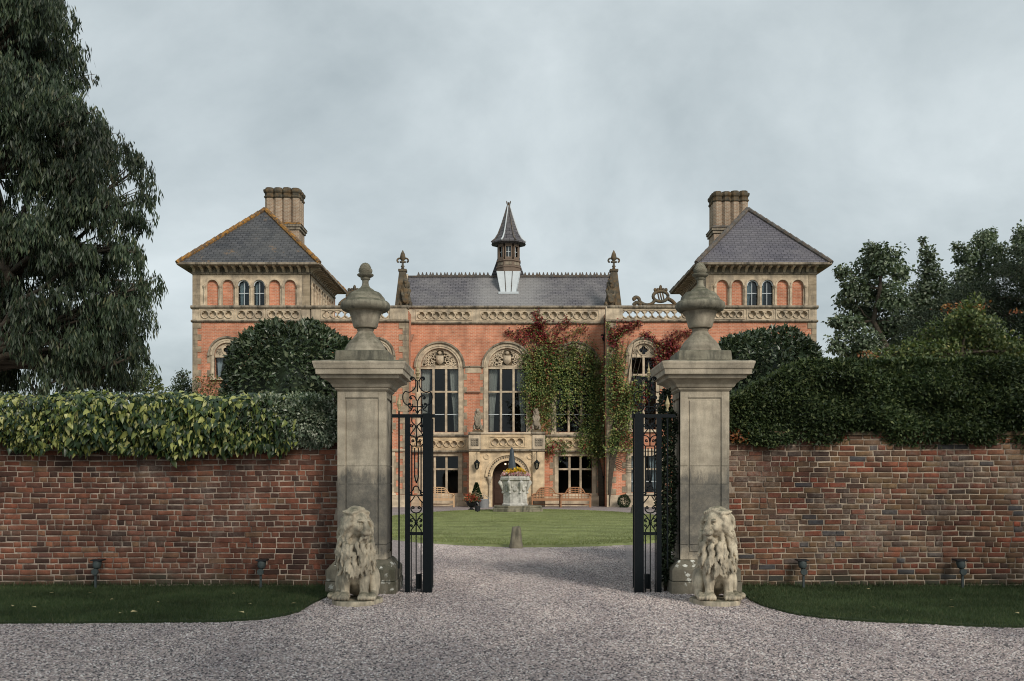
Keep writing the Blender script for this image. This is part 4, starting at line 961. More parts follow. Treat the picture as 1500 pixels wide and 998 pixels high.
def carving(win, Mx, cx, zs, r, seed, y=0.10):
    R = random.Random(seed); base = MB(); base.prism([(cx+r*math.cos(PI*i/20), zs+r*math.sin(PI*i/20)) for i in range(21)], y+0.05, y+0.12)
    base.build('tympanum', M['dstone'], win, mat4=Mx)
    mb = MB(); mb.band(cx, zs, r*0.90, r*0.998, y-0.02, y+0.06, 0, PI, 24)
    mb.box(cx-r*0.99, cx+r*0.99, y-0.021, y+0.05, zs+0.002, zs+0.09)
    sh = [(cx-0.20*r, zs+0.62*r), (cx-0.20*r, zs+0.30*r), (cx, zs+0.10*r), (cx+0.20*r, zs+0.30*r), (cx+0.20*r, zs+0.62*r)]
    mb.prism(sh, y-0.05, y+0.05); mb.ball((cx, y, zs+0.76*r), 0.11*r, 0.07, 0.10*r); mb.ball((cx-0.09*r, y-0.02, zs+0.42*r), 0.05, 0.05, 0.09); mb.ball((cx+0.08*r, y-0.02, zs+0.36*r), 0.05, 0.05, 0.09)
    for m in (-1, 1):                                    # foliage scrolls
        for (u, v, rr) in ((0.42, 0.22, 0.15), (0.70, 0.22, 0.13), (0.40, 0.55, 0.14), (0.64, 0.50, 0.12), (0.30, 0.82, 0.08), (0.53, 0.74, 0.09), (0.82, 0.36, 0.07)):
            c0 = R.uniform(0, 6)
            pts = [(cx+m*(u*r+p), y, zs+v*r+q) for p, q in curl(0, 0, rr*r, c0, 1.35, 12, 0.2)]; mb.tube(pts, [0.035]*9+[0.045]*4, 5)
            for k in range(5):
                a = c0+k*1.25; mb.ball((cx+m*(u*r+math.cos(a)*rr*r*1.1), y-0.01, zs+v*r+math.sin(a)*rr*r*1.1), 0.045*R.uniform(0.8, 1.4), 0.04, 0.055, 6, 4)
    mb.build('carved_foliage', M['hstone'], win, True, mat4=Mx)
def tracery(win, Mx, cx, zs, r, y=0.08):
    zc = zs+r*0.46; R = r*0.46
    hp = [(cx+r*0.997*math.cos(PI*i/20), zs+r*0.997*math.sin(PI*i/20)) for i in range(21)]
    MB().holed(hp, [quatre(cx, zc, R*0.80)], y, y+0.12).build('tracery', M['hstone'], win, mat4=Mx)
    MB().band(cx, zc, R*0.88, R*1.02, y-0.03, y+0.01, 0, 2*PI, 24).build('tracery_ring', M['hstone'], win, True, mat4=Mx)
    R_ = random.Random(int(cx*100))
    for m in (-1, 1):
        mb = MB()
        for k in range(12):
            u = R_.uniform(0.55, 0.88); v = R_.uniform(0.08, 0.55)
            if u*u+v*v < 0.86 and (u**2+(v-0.46)**2) > 0.27: mb.ball((cx+m*u*r, y-0.005, zs+v*r), 0.04, 0.03, 0.05, 6, 4)
        if mb.v: mb.build('spandrel_carving', M['cornice'], win, True, mat4=Mx)
    MB().add([(x, y+0.16, z) for x, z in hp], [tuple(range(21))]).build('pane', M['glass'], win, mat4=Mx)
def arched_window(Mx, cx, zsill, zs, r, rh, n, transoms, kind, seed=1, jw=0.22, bars=(), mat=None, curt=None, panel=None):
    mat = mat or M['hstone']
    mb = MB(); mb.band(cx, zs, r, rh-0.07, -0.05, 0.10, 0, PI, 28)
    for m in (-1, 1):
        a, b = sorted((cx+m*r, cx+m*(r+jw))); mb.box(a, b, -0.05, 0.10, zsill-0.02, zs-0.001)
    win = mb.build('window', mat, house, mat4=Mx)
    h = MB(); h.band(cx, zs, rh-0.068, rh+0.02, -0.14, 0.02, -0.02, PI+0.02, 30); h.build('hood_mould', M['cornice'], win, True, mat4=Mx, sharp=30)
    MB().band(cx, zs, r+0.10, r+0.16, -0.085, -0.049, 0, PI, 28).build('arch_roll', mat, win, mat4=Mx)
    MB().frust(cx, 0.03, r+jw+0.08, 0.16, zsill-0.14, r+jw+0.06, 0.14, zsill-0.021).build('sill', mat, win, mat4=Mx)
    for m in (-1, 1): quoins(win, Mx, cx+m*(r+jw+0.002), m, zsill, zs, 0.33, 0.06, 0.22, M['quoin'], 0.02, 'jamb_stone')
    lights(win, Mx, cx-r, cx+r, zsill, zs, n, transoms, mat, bars=bars)
    (carving if kind == 'carved' else tracery)(win, Mx, cx, zs, r, *((seed,) if kind == 'carved' else ()))
    MB().box(cx-r+0.002, cx+r-0.002, 0.05, 0.26, zs-0.09, zs-0.002).build('lintel', mat, win, mat4=Mx)
    if curt:
        cm = curt
        curtain(win, Mx, cx-r+0.02, cx-r*0.50, cx-r+0.08, zsill+0.05, zs-0.05, 0.42, cm); curtain(win, Mx, cx+r-0.02, cx+r*0.50, cx+r-0.08, zsill+0.05, zs-0.05, 0.42, cm)
    return win
def rect_window(Mx, x0, x1, z0, z1, n, transoms, curt=None, bars=(), mat=None, fw=0.20):
    mat = mat or M['hstone']; mb = MB()
    mb.box(x0-fw, x0, -0.03, 0.10, z0-0.02, z1+0.001).box(x1, x1+fw, -0.03, 0.10, z0-0.02, z1+0.001).box(x0-fw-0.03, x1+fw+0.03, -0.045, 0.10, z1+0.002, z1+0.20)
    win = mb.build('window', mat, house, mat4=Mx)
    MB().frust((x0+x1)/2, 0.03, (x1-x0)/2+fw+0.10, 0.17, z0-0.15, (x1-x0)/2+fw+0.07, 0.14, z0-0.021).build('sill', mat, win, mat4=Mx)
    for m, x in ((-1, x0-fw), (1, x1+fw)): quoins(win, Mx, x+m*0.002, m, z0, z1, 0.32, 0.08, 0.26, M['quoin'], 0.02, 'jamb_stone')
    lights(win, Mx, x0, x1, z0, z1, n, transoms, mat, bars=bars)
    if curt:
        curtain(win, Mx, x0+0.02, (x0+x1)/2-0.18, x0+0.1, z0+0.02, z1-0.02, 0.40, curt); curtain(win, Mx, x1-0.02, (x0+x1)/2+0.25, x1-0.1, z0+0.02, z1-0.02, 0.40, curt)
    return win

# key levels
zStr, zTop, zArc, zEave = WZ(471), WZ(452), WZ(404), 12.33
TWL = (WX(282), WX(454)); TWR = (WX(1034), WX(1196)); WL1 = WX(597.5); WR0 = WX(889.5); TD = 7.0
SP_UP = WZ(521)
def wing(x0, x1, wins, gwins, quo):
    holes = [archp(WX(c), z0, SP_UP, r) for c, z0, r, *_ in wins]+[rect(WX(c)-w/2, WX(c)+w/2, 0.75, 2.62) for c, w in gwins]
    wall(house, FW, rect(x0, x1, 0, zStr), holes, M['hbrick'])
    MB().box(x0-0.03, x1+0.03, -0.10, -0.002, -0.02, 0.62).build('plinth', M['hstone'], house, mat4=FW, bevel=0.02)
    string(house, FW, x0-0.06, x1+0.06, zStr-0.05, 0.12, 0.12)
    string(house, FW, x0-0.06, x1+0.06, WZ(662), 0.14, 0.10, M['hstone'])
    for c, z0, r, n, tr, cu in wins: arched_window(FW, WX(c), z0, SP_UP, r, r+0.30, n, tr, 'tracery', jw=0.14, curt=cu)
    for c, w in gwins: rect_window(FW, WX(c)-w/2, WX(c)+w/2, 0.75, 2.62, 2, [1.95], M['bcurtain'], bars=(1.32,))
    for x, s in quo: quoins(house, FW, x, s, 0.64, zStr-0.06)
    # flat roof, floor, back and inner cross wall
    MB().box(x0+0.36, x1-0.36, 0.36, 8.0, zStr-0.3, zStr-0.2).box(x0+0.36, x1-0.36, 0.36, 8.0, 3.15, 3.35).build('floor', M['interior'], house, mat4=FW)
    MB().box(x0, x1, 8.0, 8.3, 0, zStr).build('rear_wall', M['hbrick'], house, mat4=FW)
sm_sill = WZ(553)
wing(TWL[0], WL1, [(333, sm_sill, 0.66, 2, [], M['bcurtain']), (408, sm_sill, 0.66, 2, [], M['curtain']), (552, 3.98, 0.62, 2, [WZ(549)], None)], [(333, 1.4), (408, 1.4), (552, 1.4)], [(TWL[0], 1), (WL1, -1)])
wing(WR0, TWR[1], [(943, 3.98, 0.62, 2, [WZ(549)], None), (1075, sm_sill, 0.66, 2, [], None), (1148, sm_sill, 0.66, 2, [], None)], [(945, 1.42), (1075, 1.4), (1148, 1.4)], [(WR0, 1), (TWR[1], -1)])
for x, sgn in ((TWL[0], -1), (TWR[1], 1)):                # outer flanks
    MB().box(*sorted((x+sgn*-0.001, x-sgn*0.35)), 0.351, 8.0, 0, zStr).build('flank_wall', M['hbrick'], house, mat4=FW)
for x, sgn in ((WL1, 1), (WR0, -1)):                      # returns beside the recessed centre
    MB().box(*sorted((x-sgn*0.001, x-sgn*0.34)), 0.351, 4.0, 0, zStr+0.6).build('return_wall', M['hbrick'], house, mat4=FW)
    quoins(house, FW @ T((x, 0, 0)) @ Matrix.Rotation(PI/2*sgn, 4, 'Z'), 0.0 if sgn > 0 else 0.0, sgn, 0.64, zStr-0.06, 0.30, 0.26, 0.40)

def tower(x0, x1, panels, arches, middle, slate, hip, flank, win_mat):
    w = x1-x0; xc = (x0+x1)/2
    quat_band(house, FW, x0, x1, zStr+0.07, zTop-0.03, panels, M['hstone'], False)
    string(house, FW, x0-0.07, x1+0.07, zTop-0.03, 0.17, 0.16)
    zb, zt = zTop+0.14, zArc+0.06
    def arcade(Mx, a0, a1, cs, r, wins):
        zsp = WZ(410.5)-r
        MB().holed(rect(a0, a1, zb, zt), [archp(c, zb+0.02, zsp, r, 10) for c in cs], 0.0, 0.20, back=False).build('arcade_wall', M['hstone'], house, mat4=Mx)
        for i, c in enumerate(cs):
            if i in wins:
                win = MB().band(c, zsp, r-0.04, r+0.03, 0.03, 0.10, 0, PI, 12).build('window', M['lead'], house, mat4=Mx)
                MB().prism(archp(c, zb+0.03, zsp, r-0.005, 10), 0.17, 0.178).build('pane', M['glass'], win, mat4=Mx)
                MB().box(c-0.015, c+0.015, 0.14, 0.165, zb+0.03, zsp+r*0.98).box(c-r+0.01, c+r-0.01, 0.141, 0.164, (zb+zsp+r)/2-0.015, (zb+zsp+r)/2+0.02).build('glazing_bar', M['lead'], win, mat4=Mx)
                curtain(win, Mx, c-r+0.02, c+(0.03 if i == wins[0] else -0.10), c-r+0.1, zb+0.05, zsp+r*0.7, 0.30, M['bcurtain'])
            else:
                MB().prism(archp(c, zb+0.021, zsp, r-0.002, 10), 0.10, 0.19).build('blind_arch', M['hbrick'], house, mat4=Mx)
            MB().band(c, zsp, r+0.015, r+0.10, -0.045, 0.03, 0, PI, 14).build('arch_moulding', M['hstone'], house, mat4=Mx)
        xs = [cs[0]-(cs[1]-cs[0])/2]+[(p+q)/2 for p, q in zip(cs[:-1], cs[1:])]+[cs[-1]+(cs[1]-cs[0])/2]
        for x in xs:
            MB().lathe([(0.085, zb), (0.085, zb+0.06), (0.055, zb+0.09), (0.05, zsp-0.14), (0.07, zsp-0.12), (0.095, zsp-0.03), (0.10, zsp)], (x, -0.03, 0), 10).build('colonnette', M['hstone'], house, True, mat4=Mx, sharp=40)
        string(house, Mx, a0-0.03, a1+0.03, zt, 0.09, 0.09)
    arcade(FW, x0, x1, arches, 0.285, middle)
    quoins(house, FW, x0, 1, zb, zt, 0.5, 0.40, 0.40, M['quoin'], 0.02, 'pier_stone'); quoins(house, FW, x1, -1, zb, zt, 0.5, 0.40, 0.40, M['quoin'], 0.02, 'pier_stone')
    # inner flank with its own arcade
    MS = T((x1, YW, 0)) @ Matrix.Rotation(PI/2, 4, 'Z') if flank > 0 else T((x0, YW+TD, 0)) @ Matrix.Rotation(-PI/2, 4, 'Z')
    MB().box(0.0, TD, 0.002, 0.3, zStr-0.2, zb).build('flank_wall', M['hstone'], house, mat4=MS)
    cs = [0.85+0.755*i for i in range(8)]; arcade(MS, 0.002, TD, cs, 0.27, (3, 4))
    MB().box(x0, x1, TD, TD+0.3, zStr-0.2, zt+0.09).box(*((x0+0.001, x0+0.3) if flank > 0 else (x1-0.3, x1-0.001)), 0.201, TD, zStr-0.2, zt+0.09).build('rear_wall', M['hbrick'], house, mat4=FW)
    # eaves brackets
    prof = [(0.0, 12.02), (-0.06, 12.04), (-0.10, 12.12), (-0.20, 12.20), (-0.34, 12.23), (-0.50, 12.25), (-0.50, 12.31), (0.0, 12.31)]
    key = 'eave_bracket'
    if key not in QB:
        mb = MB(); n = len(prof); mb.v = [(-0.065, y, z) for y, z in prof]+[(0.065, y, z) for y, z in prof]
        mb.f = [tuple(range(n)), tuple(range(2*n-1, n-1, -1))]+[(i, i+n, (i+1) % n+n, (i+1) % n) for i in range(n)]
        me = mb.mesh(key, fix=True); me.materials.append(M['hstone']); QB[key] = me
    nb = 15
    for i in range(nb): place('eave_bracket', QB[key], house, FW @ T((x0+0.1+(w-0.2)*i/(nb-1), 0, -0.02)))
    for i in range(18): place('eave_bracket', QB[key], house, MS @ T((0.15+(TD-0.3)*i/17, 0, -0.02)))
    e = 0.60; ex0, ex1, ey0, ey1 = x0-e, x1+e, YW-e, YW+TD+e
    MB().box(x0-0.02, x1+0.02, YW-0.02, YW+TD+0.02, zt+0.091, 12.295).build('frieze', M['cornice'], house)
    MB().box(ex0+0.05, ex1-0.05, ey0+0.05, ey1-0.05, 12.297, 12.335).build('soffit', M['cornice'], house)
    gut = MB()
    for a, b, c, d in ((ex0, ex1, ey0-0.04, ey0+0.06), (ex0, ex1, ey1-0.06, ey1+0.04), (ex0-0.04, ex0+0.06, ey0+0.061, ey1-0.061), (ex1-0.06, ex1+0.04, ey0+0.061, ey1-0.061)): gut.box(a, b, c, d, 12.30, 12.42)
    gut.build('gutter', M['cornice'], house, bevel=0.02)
    ap0, ap1 = (xc, YW+2.9, 16.02), (xc, YW+TD-2.9, 16.02); z0 = 12.38
    c = [(ex0, ey0, z0), (ex1, ey0, z0), (ex1, ey1, z0), (ex0, ey1, z0)]
    MB().add(c+[ap0, ap1], [(0, 1, 4), (1, 2, 5, 4), (2, 3, 5), (3, 0, 4, 5)]).build('roof', slate, house)
    for p, q in ((c[0], ap0), (c[1], ap0), (c[2], ap1), (c[3], ap1), (ap0, ap1)):
        P, Q = Vector(p), Vector(q); n = max(2, int((Q-P).length/0.42)); mb = MB()
        for i in range(n):
            a, b = P.lerp(Q, i/n), P.lerp(Q, (i+0.96)/n); mb.tube([a+Vector((0, 0, 0.01)), b+Vector((0, 0, 0.035))], [0.12, 0.13], 8)
        mb.build('hip_ridge', hip, house)
def px_panels(spec): return [(WX(a), WX(b), n) for a, b, n in spec]
tower(*TWL, px_panels([(295, 341, 4), (348, 386, 3), (393, 439, 4)]), [WX(311.2+22.76*i) for i in range(6)], (2, 3), M['slate_l'], M['hip_l'], 1, None)
tower(*TWR, px_panels([(1048, 1088, 4), (1096, 1131, 3), (1139, 1183, 4)]), [WX(1058+22.1*i) for i in range(6)], (2, 3), M['slate_r'], M['hip_r'], -1, None)
# pierced parapets of the low wings, with end piers
for (a, b, pn, pier) in ((TWL[1]+0.08, WL1, [(473, 570, 9)], WX(584)), (WR0, TWR[0]-0.08, [(911, 1010, 9)], WX(900))):
    quat_band(house, FW, a, b, zStr+0.07, zTop-0.03, px_panels(pn), M['hstone'], True, th=0.16)
    string(house, FW, a, b+0.04, zTop-0.03, 0.17, 0.14, th=0.25)
    MB().box(pier-0.45, pier+0.42, -0.09, 0.30, zStr+0.072, zTop+0.10).build('parapet_pier', M['hstone'], house, mat4=FW, bevel=0.02)
def crest(mx, m):                                         # scroll and cartouche standing on the wing parapet
    q = lambda px, py: (mx+m*(px-968)/SW, 0.08, WZ(py))
    mb = MB(); pts = spl([(930, 440), (929, 437), (932, 435), (936, 437), (938, 442), (945, 446), (952, 446), (957, 443), (960, 438)])
    mb.tube([q(*p) for p in pts], [0.10]*6+[0.09]*(len(pts)-6), 8); mb.tube([q(*p) for p in spl([(928, 447), (933, 443), (940, 447)])], 0.10, 8)
    mb.tube([q(968+11*math.cos(a), 434+7.5*math.sin(a)) for a in [2*PI*i/20 for i in range(21)]], 0.085, 8)
    for u in (-3, 0.5, 4): mb.tube([q(968+u-1.5, 428), q(968+u+1.5, 441)], 0.04, 5)
    for u in (-8, -4, 0, 4, 8): mb.ball(q(968+u, 425-(3 if u == 0 else 0.5)), 0.09, 0.08, 0.11 if u else 0.18, 6, 4)
    mb.tube([q(*p) for p in spl([(980, 438), (985, 441), (990, 446)])], 0.10, 8); mb.box(*sorted((q(945, 447)[0], q(992, 447)[0])), 0.0, 0.16, WZ(447.6), WZ(445.5))
    mb.build('parapet_crest', M['dstone'], house, True, mat4=FW)
crest(WX(968), 1); crest(WX(519), -1)

# centre block
XC0, XC1 = CXX(598), CXX(887.5); ZS, ZT = CZ(474), CZ(452); SPC = CZ(538); SIL = CZ(633)
cws = [CXX(644), CXX(743), CXX(842.5)]
gl = [(CXX(619.5), CXX(671)), (CXX(818), CXX(867))]
zg0, zg1 = CZ(722.5), CZ(668.5)
wall(house, FC, rect(XC0, XC1, 0, ZS), [archp(c, SIL, SPC, 1.0) for c in cws]+[rect(a, b, zg0, zg1) for a, b in gl]+[rect(-0.98, 0.62, 0.02, 2.4)], M['hbrick'])
string(house, FC, XC0, XC1, ZS-0.05, 0.13, 0.12); string(house, FC, XC0, XC1, ZT-0.02, 0.15, 0.16)
quat_band(house, FC, XC0, XC1, ZS+0.08, ZT-0.02, [(CXX(612), CXX(689), 7), (CXX(705), CXX(786), 7), (CXX(793), CXX(875), 7)], M['hstone'], False)
for i, c in enumerate(cws): arched_window(FC, c, SIL, SPC, 1.0, 1.33, 3, [CZ(574)], 'carved', seed=i+3, bars=(CZ(607),), curt=M['curtain'] if i < 2 else None)
for i, (a, b) in enumerate(gl): rect_window(FC, a, b, zg0, zg1, 3, [CZ(687.5)])
for a, b in ((cws[0]+1.36, cws[1]-1.36), (cws[1]+1.36, cws[2]-1.36)):
    MB().box(a, b, -0.035, 0.02, SPC-0.30, SPC-0.02).build('impost_band', M['hstone'], house, mat4=FC); string(house, FC, a, b, SPC-0.02, 0.08, 0.10)
    MB().tube([(a+0.05, -0.12, CZ(574)), (b-0.05, -0.12, CZ(574))], 0.045, 8).build('iron_bar', M['pipe'], house, mat4=FC)
MB().box(XC0+0.002, XC1-0.002, -0.12, -0.002, -0.02, 0.55).build('plinth', M['hstone'], house, mat4=FC, bevel=0.02)
for a, b, n in ((XC0+0.02, CXX(688), 7), (CXX(799), XC1-0.02, 7)):    # first floor balustrade band either side of the porch
    quat_band(house, FC @ T((0, -0.12, 0)), a, b, CZ(660), CZ(641), [(a+0.35, b-0.25, n)], M['pstone'], False, 'balustrade_band', Rf=0.44)
    string(house, FC @ T((0, -0.12, 0)), a, b, CZ(641), 0.14, 0.12); string(house, FC @ T((0, -0.12, 0)), a, b, CZ(660)-0.12, 0.12, 0.10)
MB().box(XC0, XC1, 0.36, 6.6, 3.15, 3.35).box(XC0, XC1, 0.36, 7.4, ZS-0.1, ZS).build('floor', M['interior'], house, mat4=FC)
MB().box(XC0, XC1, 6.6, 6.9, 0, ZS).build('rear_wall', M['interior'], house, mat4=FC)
# centre roof
RX0, RX1 = -5.9, 5.55; ry0, rz0, ry1, rz1 = 53.05, 10.22, 56.6, 12.93
MB().add([(RX0, ry0, rz0), (RX1, ry0, rz0), (RX1, ry1, rz1), (RX0, ry1, rz1), (RX1, 60.1, rz0), (RX0, 60.1, rz0)], [(0, 1, 2, 3), (3, 2, 4, 5)]).build('roof', M['slate_c'], house)
for x, s in ((RX0, -1), (RX1, 1)):
    g = MB(); tri = [(ry0-0.1, 9.2), (60.2, 9.2), (60.2, rz0), (ry1, rz1+0.14), (ry0-0.1, rz0+0.10)]
    xa, xb = sorted((x, x+s*0.3)); g.v = [(xa, a, b) for a, b in tri]+[(xb, a, b) for a, b in tri]
    g.f = [tuple(range(5)), tuple(range(9, 4, -1))]+[(i, i+5, (i+1) % 5+5, (i+1) % 5) for i in range(5)]; g.build('gable', M['hstone'], house, fix=True)
MB().box(RX0, RX1, ry1-0.13, ry1+0.13, rz1-0.06, rz1+0.05).build('ridge', M['hip_r'], house, bevel=0.04)
tm = MB()
for k in range(4): tm.frust(-0.34+0.225*k, 0, 0.085, 0.045, 0.0, 0.015, 0.02, 0.20)
tm.box(-0.45, 0.45, -0.05, 0.05, -0.03, 0.03); rt = tm.mesh('ridge_tile'); rt.materials.append(M['hip_r'])
for px in list(range(622, 722, 21))+list(range(778, 892, 21)): place('ridge_tile', rt, house, T(((px-CX)*ry1/F_PX, ry1, rz1+0.06)))
# pinnacles with carved beasts and fleur-de-lis at both roof ends
bv, bf = small_beast(2)
for px, s in ((591, -1), (898, 1)):
    x = (px-CX)*53.0/F_PX
    pin = MB().frust(x+s*0.05, 53.1, 0.42, 0.45, 10.2, 0.17, 0.2, 12.48).frust(x+s*0.05, 53.1, 0.22, 0.24, 12.482, 0.22, 0.24, 12.60).build('pinnacle', M['dstone'], house)
    np_mesh('carved_beast', bv*1.35*np.array([0.9, 0.9, 1])+np.array([x-s*0.14, 52.85, 10.45]), bf, M['dstone'], None, pin, True)
    fl = MB(); c = (x+s*0.05, 53.1)
    fl.lathe([(0.10, 0), (0.07, 0.12), (0.11, 0.18), (0.06, 0.24), (0.055, 0.44), (0.08, 0.50), (0.16, 0.62), (0.11, 0.85), (0.01, 1.05)], (c[0], c[1], 12.6), 10)
    for m in (-1, 1): fl.tube([(c[0]+m*a, c[1], 12.6+b) for a, b in spl([(0.0, 0.40), (0.08, 0.56), (0.20, 0.60), (0.29, 0.52), (0.27, 0.42), (0.21, 0.42)])], 0.05, 6)
    fl.box(c[0]-0.16, c[0]+0.16, c[1]-0.06, c[1]+0.06, 12.97, 13.05); fl.build('fleur_finial', M['dstone'], pin, True)
# cupola on the ridge
cx, cy = (745-CX)*56.2/F_PX, 56.2
def octa(prof, seg=8, ph=PI/8): return MB().lathe(prof, (cx, cy, 0), seg, ph)
k8 = 1/math.cos(PI/8)
cup = octa([(0.66*k8, 13.02), (0.66*k8, 13.25), (0.70*k8, 13.28), (0.70*k8, 13.34), (0.62*k8, 13.36), (0.62*k8, 13.60), (0.68*k8, 13.63), (0.68*k8, 13.70), (0.46*k8, 13.72), (0.46*k8, 14.66)]).build('cupola', M['wood'], house)
for i in range(8):
    a = 2*PI*i/8-PI/2; R = T((cx, cy, 0)) @ Matrix.Rotation(a+PI/2, 4, 'Z')
    w = MB().box(-0.20, -0.145, -0.63, -0.44, 13.74, 14.62).box(0.145, 0.20, -0.63, -0.44, 13.74, 14.62).box(-0.20, 0.20, -0.632, -0.44, 13.72, 13.85).box(-0.20, 0.20, -0.632, -0.44, 14.45, 14.62).build('cupola_frame', M['wood'], cup, mat4=R)
    MB().box(-0.144, 0.144, -0.53, -0.52, 13.86, 14.44).build('pane', M['glass'], cup, mat4=R)
    MB().box(-0.012, 0.012, -0.545, -0.531, 13.86, 14.44).box(-0.14, 0.14, -0.546, -0.532, 14.14, 14.17).build('glazing_bar', M['lead'], cup, mat4=R)
    MB().box(-0.18, 0.18, -0.635, -0.621, 13.40, 13.57).build('carved_panel', M['cornice'], cup, mat4=R)
sp = octa([(0.55*k8, 14.58), (0.94*k8, 14.66), (0.95*k8, 14.72), (0.74*k8, 14.92), (0.58*k8, 15.20), (0.42*k8, 15.65), (0.24*k8, 16.25), (0.075*k8, 16.85), (0.06*k8, 16.92)]).build('spire', M['slate_s'], cup)
for i in range(8):
    a = PI/8+2*PI*i/8
    MB().tube([(cx+r*k8*1.01*math.cos(a), cy+r*k8*1.01*math.sin(a), z) for r, z in ((0.95, 14.72), (0.74, 14.92), (0.58, 15.20), (0.42, 15.65), (0.24, 16.25), (0.075, 16.85))], [0.05, 0.05, 0.045, 0.04, 0.035, 0.03], 6).build('lead_roll', M['lead'] if i % 2 else M['hip_r'], cup, True)
MB().lathe([(0.09, 16.86), (0.11, 16.92), (0.05, 16.95), (0.09, 17.02), (0.03, 17.05)], (cx, cy, 0), 8).box(cx-0.13, cx-0.08, cy-0.03, cy+0.03, 16.98, 17.12).box(cx+0.08, cx+0.13, cy-0.03, cy+0.03, 16.98, 17.12).build('spire_cap', M['dstone'], cup)
MB().add([(cx-0.66, cy-0.66, 13.03), (cx+0.66, cy-0.66, 13.03), (cx+0.44, 55.02, 11.78), (cx-0.44, 55.02, 11.78), (cx-0.66, cy+0.2, 13.03), (cx+0.66, cy+0.2, 13.03), (cx-0.44, 55.9, 11.8), (cx+0.44, 55.9, 11.8)],
         [(3, 2, 1, 0), (0, 4, 6, 3), (1, 2, 7, 5)]).build('lead_apron', M['lead'], cup, fix=True)
for u in (-1, -0.33, 0.33, 1): MB().tube([(cx+0.66*u, cy-0.67, 13.03), (cx+0.44*u, 55.01, 11.78)], 0.022, 6).build('apron_seam', M['hip_r'] if abs(u) < 1 else M['lead'], cup, True)
MB().box(cx-0.56, cx+0.56, 54.86, 55.06, 11.64, 11.76).build('apron_flashing', M['lead'], cup)
MB().prism([(cx-1.05, 12.9), (cx+0.95, 12.9), (cx+0.45, 14.3), (cx-0.45, 14.55)], cy+0.75, cy+2.2).build('stair_roof', M['slate_s'], cup)
# chimneys
def chimney(x, y, zbase, zt, rows, cols, lich):
    w = 0.485; W = w*cols; Dp = w*rows
    z1 = zt-2.05
    c = MB().box(x-W/2, x+W/2, y-Dp/2, y+Dp/2, zbase, z1-0.35).build('chimney', M['cbrick'], house)
    MB().box(x-W/2-0.07, x+W/2+0.07, y-Dp/2-0.07, y+Dp/2+0.07, z1-0.349, z1-0.20).box(x-W/2-0.13, x+W/2+0.13, y-Dp/2-0.13, y+Dp/2+0.13, z1-0.199, z1-0.06).build('corbel_course', M['cornice'], c)
    MB().frust(x, y, W/2+0.16, Dp/2+0.16, z1-0.059, W/2-0.02, Dp/2-0.02, z1+0.10).build('weathering', lich, c)
    for i in range(cols):
        for j in range(rows):
            fx, fy = x-W/2+w*(i+0.5), y-Dp/2+w*(j+0.5); jz = random.uniform(-0.05, 0.05)
            R8 = w/2*1.06
            MB().lathe([(R8, z1+0.05), (R8, zt-0.62)], (fx, fy, 0), 8, PI/8).build('flue', M['cbrick'], c)
            MB().lathe([(R8+0.005, zt-0.621), (R8+0.06, zt-0.56), (R8+0.06, zt-0.50), (R8+0.015, zt-0.47), (R8+0.015, zt-0.36), (R8+0.08, zt-0.28), (R8+0.10, zt-0.20), (R8+0.10, zt-0.13), (R8-0.02, zt-0.10+jz), (R8-0.02, zt+jz)], (fx, fy, 0), 8, PI/8).build('flue_cap', M['dstone'], c)
chimney((417-CX)*56.3/F_PX, 56.3, 12.6, 17.75, 3, 4, M['hip_l']); chimney((1067-CX)*56.3/F_PX, 56.3, 12.6, 17.55, 3, 4, M['hip_r'])
# rain pipes
for px, Mx, m, xx in ((601, FC, M['pipe'], None), (885.5, FC, M['iron'], None)):
    x = CXX(px); MB().tube([(x, -0.16, 0.02), (x, -0.16, 9.9)], 0.06, 8).build('rain_pipe', m, house, True, mat4=Mx)
    hp = MB().frust(x, -0.18, 0.10, 0.09, CZ(500), 0.20, 0.14, CZ(500)+0.32); 
    for z in (1.5, 3.4, 5.2, 8.9): hp.box(x-0.12, x+0.12, -0.23, -0.02, z, z+0.09)
    hp.build('pipe_hopper', m, house, mat4=Mx)

# porch
PXX = lambda px: (px-CX)/SP
PZ = lambda py: CAM_H+(HY-py)/SP
p0, p1 = PXX(687.5), PXX(797.5); dc = PXX(744.5); zp = PZ(661)
wall(house, FP, rect(p0, p1, 0, zp), [archp(dc, 0.0, 1.56, 0.82, 18)], M['pstone'], 0.4, 'porch_wall')
MB().box(p0, p0+0.35, 0.401, YC-YP-0.001, 0, zp).box(p1-0.35, p1, 0.401, YC-YP-0.001, 0, zp).box(p0+0.351, p1-0.351, 0.401, YC-YP-0.001, zp-0.12, zp-0.001).build('porch_side', M['pstone'], house, mat4=FP)
for a, b in ((p0, PXX(703.5)), (PXX(780.5), p1)):           # corner piers
    MB().box(a-0.02, b, -0.14, -0.002, -0.02, zp-0.04).build('porch_pier', M['pstone'], house, mat4=FP, bevel=0.015)
    MB().box(a-0.05, b+0.03, -0.20, -0.001, -0.02, 0.42).build('pier_base', M['hstone'], house, mat4=FP, bevel=0.015)
    pd = MB().box(a-0.03, b+0.03, -0.17, 0.45, zp+0.10, PZ(637)).build('balcony_pier', M['hstone'], house, mat4=FP, bevel=0.015)
    pc = (a+b)/2; cv = MB(); z = (zp+PZ(637))/2+0.03
    cv.box(pc-0.20, pc+0.20, -0.185, -0.171, z-0.20, z+0.20)
    for i in range(3):
        for j in range(3): cv.ball((pc+(i-1)*0.12, -0.19, z+(j-1)*0.12), 0.055, 0.03, 0.055, 6, 4)
    cv.build('carved_panel', M['cornice'], pd, True, mat4=FP, sharp=40)
    string(house, FP @ T((0, -0.16, 0)), a-0.05, b+0.05, PZ(637), 0.14, 0.08, th=0.62)
string(house, FP, p0-0.02, p1+0.02, zp-0.03, 0.12, 0.17)
